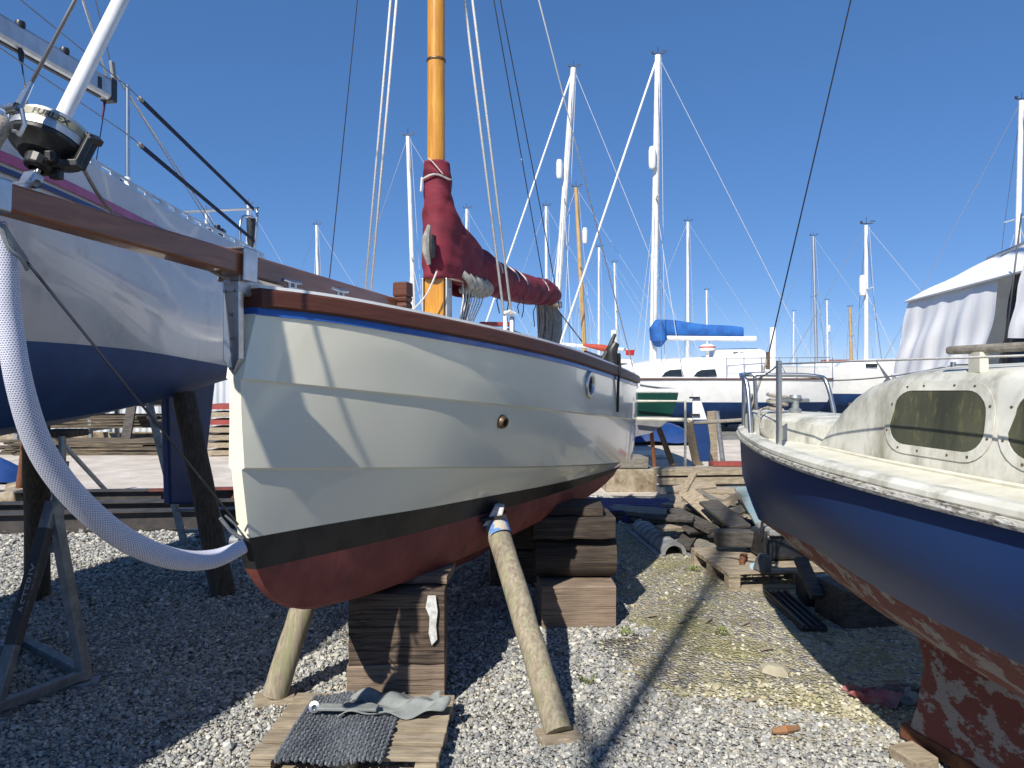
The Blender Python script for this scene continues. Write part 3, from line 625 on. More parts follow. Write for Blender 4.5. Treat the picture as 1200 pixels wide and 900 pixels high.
# letters read left to right as seen from outside the drum
mb = MB(); a0 = -.25; mb.add([dc + fa * (.058 + p.y) + (u_ * math.cos(a0 + p.x / .1023) + v_ * math.sin(a0 + p.x / .1023)) * (.1026 + p.z) for p in vs], fs); mb.build('lettering', BLKPL, furl)
mb = MB()
for a in (.75, .95):
    e = u_ * math.cos(a) + v_ * math.sin(a); mb.bar(dc + e * .108 - fa * .03, dc + e * .112 + fa * .07, .018, .02)
e = u_ * math.cos(.85) + v_ * math.sin(.85)
mb.bar(dc + e * .06 - fa * .035, dc + e * .115 - fa * .025, .05, .02); mb.bar(dc + e * .10 + fa * .075, dc + e * .125 + fa * .055, .045, .02)
mb.build('guide_arm', BLKPL, furl, bevel=.004)
mb = MB(); mb.lathe([(.02, -.06), (.035, -.055), (.04, -.02)], dc, fa, 16); mb.box(dc + u_ * .05 - fa * .03 + v_ * .02, (.03, .03, .03)); mb.box(dc - u_ * .0 - fa * .045 + v_ * .045, (.03, .025, .03)); mb.build('drum_hub', BLKPL, furl, smooth=False, bevel=.004)
mb = MB(); mb.bar(FP - fa * .02, FP + fa * .13, .03, .012); mb.bar(FP - fa * .03, FP + fa * .05, .045, .03); mb.lathe([(.012, -.04), (.012, .04)], FP + V(0, 0, .01), FM.p, 12); mb.build('toggle_fork', STEEL, furl, bevel=.003)
MB().tube([dc + fa * .08, dc + fa * 3.0, dc + fa * 5.5], [.021, .021, .02], 16).build('furling_foil', ALUW, boat, smooth=True)
lp = P(20, 128, 1.82)
rope(lp, P(88, 0, 1.98) + (P(88, 0, 1.98) - lp) * 4, .0055, 'forestay', WIRE, boat)
mb = MB(); mb.lathe([(.014, 0), (.014, .03)], lp + V(-.02, 0, -.0), FM.p, 10); mb.tube([lp + V(-.03, 0, -.01), lp + V(-.035, 0, -.05), lp + V(-.0, 0, -.06)], .007, 8); mb.tube([lp + V(.012, 0, 0), lp + V(.02, 0, -.04), lp + V(.005, 0, -.07)], .006, 8); mb.tube([lp, lp + fa * .09], [.012, .007], 8); mb.build('shackle', STEEL, boat, smooth=True)
mb = MB(); mb.tube([lp + V(-.03, 0, -.03), lp + V(-.05, -.02, -.07), lp + V(-.08, -.03, -.16)], [.022, .03, .02], 10); mb.build('halyard_tail', ROPEG, boat, smooth=True)
# furling line along the bowsprit
mb = MB(); mb.tube([dc + e * .1 - fa * .01, P(120, 235, 2.2), P(155, 270, 2.4), P(200, 292, 2.52), P(262, 325, 2.66), P(285, 333, 2.72)], .0055, 6, smoothpath=4); mb.build('furling_line', ROPEG, boat, smooth=True)
mb = MB(); mb.lathe([(.014, -.008), (.018, 0), (.014, .008)], P(157, 271, 2.40), FM.p, 14); mb.box(P(157, 266, 2.41), (.02, .02, .04)); mb.build('line_fairlead', BLKPL, boat, smooth=True)
# bobstay wire and mesh sleeve
ST = A_(.03, .0, 1.07); e0 = P(2, 262, 1.84)
rope(P(30, 305, 1.9), ST + V(0, -.02, .06), .0042, 'bobstay', WIRED, boat)
mb = MB(); mb.tube([e0 + V(.0, 0, -.005), P(12, 280, 1.86), P(30, 306, 1.9)], .009, 6); mb.tube([P(0, 262, 1.83), P(10, 290, 1.83), P(24, 302, 1.85), P(32, 316, 1.88)], .006, 6, smoothpath=3); mb.build('bobstay_shackle', GALV, boat, smooth=True)
mb = MB(); mb.tube([P(258, 607, 2.64), P(270, 622, 2.66), P(285, 632, 2.68)], .007, 8); mb.tube([P(264, 604, 2.64), P(275, 614, 2.66), P(290, 634, 2.68)], .004, 6); mb.lathe([(.022, -.02), (.022, .02)], ST + V(-.0, -.03, .0), FM.p, 12); mb.build('bobstay_fitting', GALV, boat, smooth=True)
mb = MB(); mb.tube([P(-6, 262, 1.86), P(6, 305, 1.87), P(10, 370, 1.89), P(24, 455, 1.92), P(50, 530, 2.0), P(95, 590, 2.12), P(150, 634, 2.28), P(205, 655, 2.45), P(250, 655, 2.58), P(286, 640, 2.66)], [.026, .028, .031, .033, .035, .036, .037, .036, .034, .026], 20, smoothpath=6, uvlen=True)
mb.build('mesh_sleeve', SLEEVE, boat, smooth=True, angle=180)

# ---------------------------------------------------------------- timbers carrying the day boat
def timber(label, c, size, rz, m, group='timber blocks under the boats', bev=.012, name='timber_block'):
    mb = MB(); x, y, z = size; n = 6; Rm = Matrix.Rotation(R(rz), 3, 'Z'); rows = []
    for i in range(n + 1):
        r = []
        for dy, dz in ((-1, -1), (1, -1), (1, 1), (-1, 1)):
            q = V(-x / 2 + x * i / n, dy * y / 2, dz * z / 2) + V(0, random.uniform(-.006, .006), random.uniform(-.005, .003)); r.append(Rm @ q + Vector(c))
        rows.append(r)
    mb.grid(rows, close=True); mb.add(rows[0], [(0, 1, 2, 3)]); mb.add(rows[-1], [(3, 2, 1, 0)])
    return tag(mb.build(name, m, bevel=bev), label, 'timber block', group)
timber('pale cracked sleeper at the bottom of the front stack beneath the cream boat', (-.60, 3.80, .118), (.49, .44, .235), 3, SLEEPL)
timber('dark sleeper with white paint smear, top of the front stack beneath the cream boat', (-.595, 3.80, .42), (.48, .44, .365), 3, SLEEP)
sm = MB(); cc = V(-.405, 3.575, .46)
sm.prism([cc + V(x, 0, z) for x, z in ((-.02, .13), (.02, .13), (.03, .05), (.022, -.02), (.028, -.09), (.0, -.12), (-.015, -.06), (-.01, .02), (-.03, .07))], V(0, -.006, 0))
sm.build('paint_smear', WPAINT, bpy.data.objects['timber_block.001'])
timber('thin packing board on top of the front sleeper stack', (-.50, 3.86, .628), (.34, .3, .045), -4, SLEEPL)
timber('square end of timber lowest in the rear stack, sunlit at one corner', (.44, 5.0, .145), (.50, .5, .29), 2, SLEEPL)
c = V(.43, 5.0, .435)
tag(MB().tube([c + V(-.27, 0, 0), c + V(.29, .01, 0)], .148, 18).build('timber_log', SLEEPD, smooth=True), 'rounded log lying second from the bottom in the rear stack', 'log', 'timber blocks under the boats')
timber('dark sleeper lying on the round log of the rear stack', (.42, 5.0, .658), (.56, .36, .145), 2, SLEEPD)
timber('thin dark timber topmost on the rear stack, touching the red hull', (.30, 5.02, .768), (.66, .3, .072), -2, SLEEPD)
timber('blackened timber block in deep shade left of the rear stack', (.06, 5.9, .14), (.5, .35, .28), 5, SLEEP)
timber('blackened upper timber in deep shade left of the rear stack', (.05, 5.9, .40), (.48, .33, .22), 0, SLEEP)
def prop(label, a, b, r, m, group='round timber props', wedge=False, pad=True):
    t = thing('timber_prop', label, 'prop', a, group)
    k = 9; pts = [Vector(a).lerp(Vector(b), i / k) + V(random.uniform(-.003, .003), random.uniform(-.003, .003), 0) for i in range(k + 1)]
    MB().tube(pts, [r * random.uniform(.97, 1.03) for _ in pts], 18).build('pole', m, t, smooth=True, angle=50)
    if pad: MB().box((a[0], a[1], .014), (.20, .13, .03), R(15)).build('foot_board', PLANK, t, bevel=.005)
    return t
pa = prop('pale timber prop with blue and white paint on top, right of the front stack', G(655, 858, .03), P(580, 612, 4.1), .066, POLE)
tp = P(580, 608, 4.1); mb = MB(); mb.prism([tp + V(x, -.075, z) for x, z in ((-.07, -.03), (.035, .0), (.055, .075), (.0, .085), (-.03, .03))], V(0, .13, 0)); mb.build('wedge', WPAINT, pa, bevel=.006)
mb = MB(); mb.prism([tp + V(x, -.09, z) for x, z in ((-.085, .0), (.06, .025), (.062, .04), (-.08, .018))], V(0, .15, 0)); mb.build('wedge_pad', RUBBER, pa)
mb = MB(); ax = (Vector(P(580, 612, 4.1)) - Vector(G(655, 858, .03))).normalized(); mb.lathe([(.0675, -.12), (.0678, -.02), (.067, -.0)], tp, ax, 18); mb.build('painted_collar', mat('chipped_blue_paint', (.10, .22, .48), .8, (.45, .40, .32), 12, lo=.45, hi=.5), pa, smooth=True)
prop('short timber prop left of the front stack, beneath the cream bow', G(322, 815, .03), V(-1.04, 3.85, .75), .064, POLE)

# ================================================================ LEFT YACHT (white over blue)
FL = Frame(-3.65 - .14 * 6.0 + .0, -2.5, 7.97)
def XS(y): return (y + 2.5) / math.cos(R(7.97))
SL = [XS(y) for y in (-2.5, -1.5, 0, 1.5, 3, 3.5, 4.2, 4.8, 5.8, 6.8, 7.4)]
LL = dict(
 sheer=(0, SL[-1], [.02, .55, 1.05, 1.3, 1.35, 1.30, 1.16, 1.02, .82, .67, .56], [3.15, 3.08, 3.0, 2.94, 2.9, 2.9, 2.9, 2.9, 2.9, 2.9, 2.9]),
 wl=(.5, SL[-1], [.02, .25, .75, 1.05, 1.15, 1.13, 1.06, .98, .82, .64, .50], [1.98, 1.95, 1.92, 1.9, 1.89, 1.88, 1.88, 1.87, 1.82, 1.76, 1.72]),
 bilge=(.9, SL[-1], [.02, .15, .5, .75, .85, .84, .78, .72, .6, .45, .33], [1.8, 1.6, 1.42, 1.38, 1.38, 1.39, 1.42, 1.45, 1.53, 1.65, 1.70]),
 cen=(1.0, SL[-1], [.015] * 11, [1.8, 1.45, 1.15, 1.12, 1.14, 1.18, 1.25, 1.31, 1.44, 1.6, 1.68]))
HL = Hull(FL, SL, SL[-1], LL, 50)
ly = thing('sailing_yacht', 'large white yacht with blue underside and pink stripe at the left edge, shored up high', 'yacht', FL.w(XS(3), 0, 0))
HL.band('hull', OFFW, ly, [('sheer', 'wl', 0, 0, 0), ('sheer', 'wl', .25, 0, 0, .03), ('sheer', 'wl', .5, 0, 0, .045), ('sheer', 'wl', .75, 0, 0, .03), ('sheer', 'wl', 1)])
HL.band('bottom', NAVYAF, ly, [('wl', 'bilge', 0), ('wl', 'bilge', .3, 0, 0, .06), ('wl', 'bilge', .65, 0, 0, .06), ('wl', 'bilge', 1), ('bilge', 'cen', .5, 0, -.02), ('bilge', 'cen', 1)])
HL.band('pink_stripe', PINK, ly, [('sheer', 'wl', .155, .024, 0), ('sheer', 'wl', .155, .028, -.004), ('sheer', 'wl', .205, .036, 0), ('sheer', 'wl', .205, .028)], transom=False, close_stem=False)
HL.band('navy_stripe', NAVYS, ly, [('sheer', 'wl', .225, .030, 0), ('sheer', 'wl', .225, .036, 0), ('sheer', 'wl', .25, .041, 0), ('sheer', 'wl', .25, .033)], transom=False, close_stem=False)
HL.deck('deck', DECK, ly, dz=.0, camber=.1)
# perforated toe rail: bars and webs
mb = MB(); tr = [HL.at('sheer', q, -.02, 0) for q in np.linspace(3, SL[-1], 60)]
for i in range(59):
    a, b = tr[i], tr[i + 1]; mb.bar(a + V(0, 0, .008), b + V(0, 0, .008), .03, .014); mb.bar(a + V(0, 0, .05), b + V(0, 0, .05), .012, .016)
    if i % 2 == 0: mb.bar(a + V(0, 0, .029), b + V(0, 0, .029), .008, .032)
mb.build('toe_rail', ALU, ly)
cx = lambda y, b, z: FL.w(XS(y), b, z)
mb = MB(); rows = []
for f, z in ((1, 2.93), (.92, 3.14), (.7, 3.25), (0, 3.32), (-.7, 3.25), (-.92, 3.14), (-1, 2.93)):
    rows.append([cx(y, f * h, 2.93 + (z - 2.93) * k) for y, h, k in ((-.5, .35, .05), (.3, .55, .8), (2.5, .72, 1), (4.4, .6, .95), (4.8, .58, .2))])
mb.grid(rows).build('coachroof', WHITE, ly, smooth=True)
mb = MB(); rows = []
for k in range(9):
    a = math.pi * k / 8; rows.append([cx(y, math.cos(a) * h, 3.0 + math.sin(a) * z) for y, h, z in ((3.6, .45, .14), (4.0, .52, .42), (4.5, .5, .42), (4.75, .42, .28), (4.9, .36, .1))])
mb.grid(rows).build('sprayhood', GREYC, ly, smooth=True)
# rudder, skeg, keel
mb = MB(); mb.prism([cx(y, -.04, z) for y, z in ((6.55, 1.62), (6.6, .5), (6.95, .44), (7.12, .50), (7.36, 1.68))], FL.p * .08); mb.build('rudder', RUDB, ly, bevel=.02)
mb = MB(); mb.prism([cx(y, -.09, z) for y, z in ((1.2, 1.1), (1.6, .2), (3.0, .2), (3.4, 1.1))], FL.p * .18); mb.build('keel', NAVYAF, ly, bevel=.03)
# stanchions, lifelines, pushpit
def st(y, h=.69):
    b = HL.at('sheer', XS(y), -.05); MB().tube([b, b + V(0, 0, h)], [.014, .0125], 12).build('stanchion', STEEL, ly, smooth=True)
    MB().lathe([(.028, 0), (.028, .02), (.02, .03), (.02, .09), (.001, .092)], b, (0, 0, 1), 14).build('stanchion_base', WHITE, ly, smooth=True); return b + V(0, 0, h)
tops = [st(y) for y in (1.2, 3.0, 4.75)]
ps = HL.at('sheer', XS(7.15), -.04); pt = ps + V(0, 0, .46)
for f, nm in ((1, 0), (.55, 1)):
    for a, b in zip(tops[:-1], tops[1:]): rope(a + V(0, 0, -.69 * (1 - f) - .01), b + V(0, 0, -.69 * (1 - f) - .01), .0035, 'lifeline', WIRE, ly)
    a = tops[-1] + V(0, 0, -.69 * (1 - f) - .01); b = ps + V(0, 0, .46 * (1 if f == 1 else .32)); m_ = a.lerp(b, .07)
    rope(a, m_, .004, 'lifeline', WIRE, ly); MB().lathe([(.001, -.03), (.014, -.02), (.014, .02), (.001, .03)], m_, b - a, 10).build('lashing', ROPEG, ly, smooth=True)
    mb = MB(); mb.bar(m_, b, .008, .034); mb.build('webbing', WEB, ly)
mb = MB(); sb = HL.at('sheer', XS(7.2), -.04, 0, -1)
mb.tube([ps, ps + V(.03, .0, .3), pt + V(.02, .02, 0), pt + V(-.08, .12, .03), sb + V(.1, .12, .5), sb + V(-.02, 0, .46), sb], .0135, 10, smoothpath=5); mb.tube([ps + V(-.02, -.3, 0), ps + V(-.02, -.28, .3), ps + V(.0, -.05, .37), ps + V(-.1, .1, .37)], .0125, 10, smoothpath=5); mb.build('pushpit', STEEL, ly, smooth=True)
mb = MB(); mb.tube([ps + V(-.04, .06, .0), ps + V(-.05, .06, .16), ps + V(-.05, .06, .38)], [.03, .04, .045], 12); mb.build('outboard_bracket', BLKPL, ly, smooth=True)
mb = MB(); mb.box(ps + V(-.3, -.15, .13), (.14, .12, .2), R(8)); mb.tube([ps + V(-.3, -.15, .2), ps + V(-.3, -.15, .27)], .03, 10); mb.build('sheet_winch', BLKPL, ly, bevel=.02)
mb = MB(); mb.tube([cx(4.55, .74, 3.03), cx(4.9, .76, 3.02)], .012, 8); mb.lathe([(.02, -.05), (.035, -.02), (.035, .03), (.02, .05)], cx(4.92, .76, 3.02), FL.d, 12); mb.build('turning_block', BLKPL, ly, smooth=True)
# boom, mast, running rigging
e1 = P(127, 106, 5.8); e2 = cx(2.4, 0, 4.06)
bm_ = MB().bar(e1, e2, .10, .175).build('boom', ALU, ly, bevel=.03)
be = MB(); dd2 = (e2 - e1).normalized(); be.bar(e1 - dd2 * .04, e1 + dd2 * .03, .105, .19); be.tube([e1 - dd2 * .04 + V(0, 0, .08), e1 - dd2 * .07, e1 - dd2 * .04 - V(0, 0, .08)], .018, 8); be.build('boom_end_cap', BLKPL, bm_, bevel=.012)
mb = MB(); mb.bar(e1 + dd2 * .16 + FL.p * .052 + V(0, 0, -.05), e1 + dd2 * .16 + FL.p * .052 + V(0, 0, .04), .004, .04, up=dd2); mb.build('boom_slot', BLKPL, bm_)
mb = MB(); mb.bar(e1 + dd2 * .1 - V(0, 0, .093), e2 - V(0, 0, .093), .03, .012); mb.build('boom_track', BLKPL, bm_)
for k in (.5, .9):
    mb = MB(); mb.lathe([(.001, .03), (.03, .02), (.035, 0), (.03, -.02)], e1 + dd2 * k + V(0, 0, .09) + FL.p * .03, (0, 0, 1), 10); mb.build('reef_block', BLKPL, bm_, smooth=True)
MB().tube([cx(2.3, 0, 3.2), cx(2.35, 0, 15)], .085, 16).build('mast', ALU, ly, smooth=True)
rope(e1 + V(.0, 0, .07), P(97, 0, 5.0), .009, 'topping_lift', ROPEW, ly); tl = P(97, 0, 5.0); rope(tl, tl + (tl - e1) * 6, .009, 'topping_lift', ROPEW, ly)
bk = P(131, 80, 5.9); sp_ = P(272, 297, 7.1)
rope(bk, sp_, .006, 'backstay', ROPEG, ly); rope(bk + V(0.01, 0, -.02), P(262, 290, 7.1), .004, 'backstay', WIRE, ly); rope(bk, P(112, 0, 5.7) + (P(112, 0, 5.7) - bk) * 6, .0045, 'backstay', WIRE, ly)
mb = MB(); mb.bar(bk + V(0, 0, .06), bk + V(0.02, 0, -.10), .03, .06); mb.build('backstay_block', GREYP, ly, bevel=.015); rope(bk + V(0, 0, -.1), e1 + V(-.03, 0, .05), .006, 'backstay_tail', ROPEW, ly)
rope(P(124, 118, 5.8), P(113, 187, 5.4), .004, 'mainsheet', WIRED, ly); rope(P(122, 118, 5.8), P(120, 140, 5.75), .007, 'lashing_cord', mat('purple_cord', (.1, .03, .1), .8), ly)
rope(P(23, 55, 4.9), P(32, 125, 4.6), .005, 'kicker_line', WIRED, ly); MB().tube([P(23, 55, 4.9), P(25, 62, 4.9), P(25, 74, 4.9)], [.01, .022, .012], 8).build('kicker_block', BLKPL, ly, smooth=True)
# props, stand, ladder
prop('thick dark timber prop under the aft end of the white and blue yacht', G(262, 697, .0), P(216, 462, 5.75), .088, POLED, pad=False)
prop('dark timber prop behind the galvanised boat stand at the left edge', G(44, 697, .03), P(42, 525, 4.9) + V(0, 0, .3), .085, POLED)
js = thing('boat_stand', 'galvanised tripod boat stand with stencilled lettering, under the left yacht', 'boat stand', G(30, 820, 0))
ap = P(62, 588, 3.95); p1 = G(-8, 838, .03); p2 = G(100, 797, .03); p3 = G(18, 752, .03)
for a, b in ((ap, p1), (ap, p2), (ap + V(0, .05, -.02), p3)): MB().bar(a, b, .055, .055).build('leg', GALV, js, bevel=.004)
for a, b in ((p1, p2), (p2, p3), (p1, p3)): MB().bar(a + V(0, 0, .035), b + V(0, 0, .035), .05, .05).build('base_bar', GALV, js, bevel=.004)
for p_ in (p1, p2, p3): MB().box(p_ - V(0, 0, .015), (.14, .10, .03), R(20)).build('foot_plate', GALV, js, bevel=.004)
MB().tube([ap - V(0, 0, .28), ap + V(.02, .05, .22)], .036, 14).build('column', GALV, js, smooth=True)
mb = MB()
scx = MB().tube([ap + V(.02, .05, .2), ap + V(.015, .06, .36)], .02, 12).build('adjusting_screw', GALV, js, smooth=True)
MB().box(ap + V(-.05, .16, .37), (.2, .2, .04)).build('support_pad', POLED, js, bevel=.008)
for k in range(7): mb.lathe([(.009, 0), (.001, .0005)], ap + V(.02, -.034 + .006 * k, -.2 + .085 * k), (.15, -1, 0), 10)
mb.build('pin_holes', BLKPL, js)
vs, fs = text_mesh('ASTERIX', .068, .0006)
d_ = (ap - p1).normalized(); la = p1.lerp(ap, .56); vw = (V(0, 0, EYE) - la).normalized(); nn_ = (vw - d_ * vw.dot(d_)).normalized(); up_ = nn_.cross(d_)
mb = MB(); mb.add([la + d_ * p.x + up_ * p.y * .75 + nn_ * (.0345 + p.z) for p in vs], fs); mb.build('stencilled_lettering', mat('worn_stencil_paint', (.30, .30, .30), .8), js)
MB().bar(p1.lerp(ap, .30), p1.lerp(ap, .86), .06, .06).build('name_tube', mat('dark_grey_paint', (.07, .07, .07), .6), js, bevel=.004)
ld = thing('ladder', 'grey aluminium ladder leaning against the stern of the left yacht', 'ladder', G(216, 640, 0))
la0 = G(217, 641, .0); la1 = P(172, 462, 7.0); lb = V(.34, .12, 0)
for o_ in (V(0, 0, 0), lb): MB().bar(la0 + o_, la1 + o_, .03, .065).build('rail', GALV, ld)
for k in range(7):
    f = .1 + k * .14; MB().bar(la0.lerp(la1, f), la0.lerp(la1, f) + lb, .055, .028).build('rung', GALV, ld)

# ================================================================ RIGHT NAVY BOAT
FN = Frame(1.47, 4.5, 162)     # axis runs toward the viewer and right
# for this frame the left-hand side (seen) is b<0 ... p points to -X
SN = [0, .25, .5, 1, 1.5, 2, 2.5, 3.2, 4.2, 5.2, 6.2]
def flare(v, k): return v
LN = dict(
 sheer=(0, 6.2, [.03, .20, .345, .60, .78, .90, .98, 1.06, 1.1, 1.05, .9], [1.375, 1.370, 1.366, 1.36, 1.355, 1.352, 1.35, 1.35, 1.35, 1.36, 1.38]),
 top=(.0, 6.2, [.03, .19, .33, .58, .765, .89, .97, 1.05, 1.09, 1.04, .89], [1.325, 1.32, 1.316, 1.31, 1.305, 1.302, 1.30, 1.30, 1.30, 1.31, 1.33]),
 mid=(.06, 6.2, [.02, .15, .27, .50, .69, .83, .92, 1.01, 1.05, 1.0, .84], [1.08, 1.08, 1.08, 1.08, 1.08, 1.08, 1.08, 1.08, 1.08, 1.09, 1.1]),
 wl=(.20, 6.2, [.01, .05, .14, .33, .54, .69, .79, .88, .92, .86, .7], [.82, .83, .84, .865, .875, .87, .865, .86, .86, .88, .9]),
 bilge=(.42, 6.2, [.01, .02, .05, .19, .34, .47, .56, .64, .68, .6, .4], [.85, .80, .76, .70, .675, .655, .65, .65, .66, .7, .8]),
 cen=(.55, 6.2, [.01, .01, .02, .03, .03, .03, .03, .03, .03, .03, .03], [.85, .8, .74, .60, .50, .46, .44, .44, .47, .56, .72]))
HN = Hull(FN, SN, 6.2, LN, 60)
nb = thing('motor_cruiser', 'weathered navy blue boat with grimy cream cabin and peeling red keel at the right', 'boat', FN.w(3, 0, 0))
HN.band('hull', NAVYH, nb, [('top', 'mid', 0, -.004), ('top', 'mid', .5, 0, 0, .008), ('top', 'mid', 1), ('mid', 'wl', .35, .006), ('mid', 'wl', .7, .006), ('mid', 'wl', 1)])
HN.band('bottom', PEEL, nb, [('wl', 'bilge', 0), ('wl', 'bilge', .2, 0, 0, .02), ('wl', 'bilge', .5, 0, 0, .03), ('wl', 'bilge', 1), ('bilge', 'cen', .5, 0, -.02), ('bilge', 'cen', 1)])
HN.band('rubbing_strake', PEELW, nb, [('sheer', 'top', .45, 0), ('sheer', 'top', .45, .022), ('sheer', 'top', .75, .028), ('sheer', 'top', 1.0, .024), ('sheer', 'top', 1.05, -.004)])
HN.band('gunwale', DIRTY, nb, [('sheer', 'top', 0, -.07, .012), ('sheer', 'top', 0, -.02, .014), ('sheer', 'top', 0, .008, .0), ('sheer', 'top', .3, .014), ('sheer', 'top', .47, .008), ('sheer', 'top', .47, -.01)])
HN.deck('deck', DIRTYD, nb, dz=-.012, camber=.04, off=-.03)
NW = lambda q, b, z: FN.w(q, b, z)
# keel
mb = MB(); prof = [(1.30, .62), (1.37, .40), (1.33, .2), (1.28, .05), (3.6, .04), (3.9, .5)]
mb.prism([NW(q, -.06, z) for q, z in prof], FN.p * .12); mb.build('keel', PEEL, nb, bevel=.03)
mb = MB(); mb.bar(NW(1.26, 0, .06), NW(1.9, 0, .05), .14, .07); mb.build('keel_shoe', RUST, nb, bevel=.01)
# raised trunk cabin: plan outline and section
def cab(q): return float(np.interp(q - .16, [.75, 1.0, 1.5, 2, 2.5, 3, 5], [.30, .38, .53, .63, .70, .74, .76]))
qs = [1.02, 1.06, 1.13, 1.22, 1.32, 1.44, 1.55, 1.68, 1.8, 2.0, 2.2, 2.4, 2.6, 2.8, 3.0, 3.3, 3.8, 4.4]
hh = lambda q: float(np.interp(q - .16, [.86, .97, 1.1, 1.3, 1.5, 2, 3, 5], [.02, .12, .24, .33, .37, .385, .40, .41]))
rows = []
sec = [(1.0, 0), (.985, .25), (.965, .5), (.945, .75), (.92, .88), (.87, .96), (.78, 1.0), (.4, 1.06), (0, 1.08)]
for s_ in (1, -1):
    rr = sec if s_ == 1 else sec[::-1][1:]
    for f, z in rr: rows.append([NW(q, s_ * f * cab(q), 1.345 + z * hh(q)) for q in qs])
mb = MB(); mb.grid(rows); cbn = mb.build('cabin', DIRTY, nb, smooth=True, angle=50)
# windows on the visible side
def side(q, v): return NW(q, 1, 0) * 0 + NW(q, float(np.interp(v, [0, .25, .5, .75, .88], [1, .985, .965, .945, .92])) * cab(q), 1.345 + v * hh(q))
def window(q0, q1, v0, v1):
    cs = []; 
    def outline(gq, gv):
        o = []; 
        for cxq, cyv, a0 in ((q1 - .09, v1 - .2, 0), (q0 + .09, v1 - .2, 90), (q0 + .07, v0 + .2, 180), (q1 - .09, v0 + .2, 270)):
            for k in range(7):
                a = R(a0 + 15 * k); o.append((cxq + math.cos(a) * (.09 + gq), cyv + math.sin(a) * (.2 + gv)))
        return o
    def pt(q, v, off): return side(q, v) + FN.p * off
    n = FN.p; outer = outline(.035, .09); inner = outline(0, 0)
    mb = MB(); R0 = [pt(*p, .001) for p in outer]; R1 = [pt(*p, .0045) for p in outer]; R2 = [pt(*p, .0055) for p in inner]; R3 = [pt(*p, .002) for p in inner]
    mb.grid([R0, R1, R2, R3], close=True); fr = mb.build('window_frame', DIRTY, nb, smooth=True, angle=30)
    g = inner; mbp = MB(); c0 = ((q0 + q1) / 2, (v0 + v1) / 2)
    cen = pt(*c0, .003); mbp.add([cen] + [pt(*p, .003) for p in g], [(0, i + 1, (i + 1) % len(g) + 1) for i in range(len(g))]); mbp.build('window_pane', ALGAE, fr, smooth=True)
    mb = MB(); bo = outline(.018, .045)
    for k in range(0, len(bo)):
        if k % 7 in (1, 5): MB().lathe([(.005, 0), (.0045, .002), (.001, .004)], pt(*bo[k], .005), n, 8).build('bolt', BRASS, fr, smooth=True)
    for f in (.33, .66):
        for vv in (v0 - .045, v1 + .045): MB().lathe([(.005, 0), (.0045, .002), (.001, .004)], pt(q0 + (q1 - q0) * f, vv, .005), n, 8).build('bolt', BRASS, fr, smooth=True)
window(1.65, 2.10, .25, .80); window(2.21, 2.66, .25, .80); window(2.78, 3.2, .25, .80)
mb = MB(); mb.tube([NW(q, cab(q) + .012, 1.362) for q in np.linspace(1.12, 4, 20)], .010, 6); mb.build('cabin_beading', DIRTYD, nb, smooth=True)
# foredeck locker, mooring gear, grab rail, hatch
mb = MB(); qs2 = [.22, .3, .6, .9, 1.0]; rows = []
for f, z in ((1, 0), (.95, .1), (.8, .125), (0, .135), (-.8, .125), (-.95, .1), (-1, 0)): rows.append([NW(q, f * w_, 1.36 + z * k) for q, w_, k in ((.16, .10, .0), (.17, .12, .8), (.2, .14, 1), (.5, .27, 1), (.8, .30, 1), (1.0, .33, 1), (1.28, .34, 1))])
mb.grid(rows); mb.build('anchor_locker', DIRTY, nb, smooth=True, angle=35)
mb = MB(); mb.lathe([(.03, 0), (.035, .02), (.02, .03), (.02, .07), (.035, .085), (.03, .1)], NW(.55, .06, 1.49), (0, 0, 1), 14); mb.tube([NW(.55, -.03, 1.56), NW(.55, .16, 1.56)], .011, 8); mb.build('mooring_bollard', GALV, nb, smooth=True)
mb = MB(); mb.tube([NW(.5 + .05 * math.cos(a), .14 + .05 * math.sin(a), 1.505 + .006 * a) for a in np.linspace(0, 15, 50)], .011, 6); mb.tube([NW(.5, .2, 1.52), NW(.55, .30, 1.50), NW(.6, .32, 1.40), NW(.7, .36, 1.37)], .008, 6, smoothpath=4); mb.build('mooring_rope', ROPEG, nb, smooth=True)
mb = MB(); mb.bar(NW(1.88, .50, 1.79), NW(3.6, .54, 1.81), .035, .03); mb.build('grab_rail', PLANKG, nb, bevel=.01)
for q in (2.0, 2.45, 3.0, 3.5):
    mb = MB(); mb.bar(NW(q, .505 + .02 * (q - 2), 1.71), NW(q, .505 + .02 * (q - 2), 1.78), .03, .06); mb.build('grab_rail_foot', DIRTYD, nb)
mb = MB(); mb.box(NW(2.75, .0, 1.83), (.55, .6, .11), R(18)); mb.build('hatch', DIRTY, nb, bevel=.02)
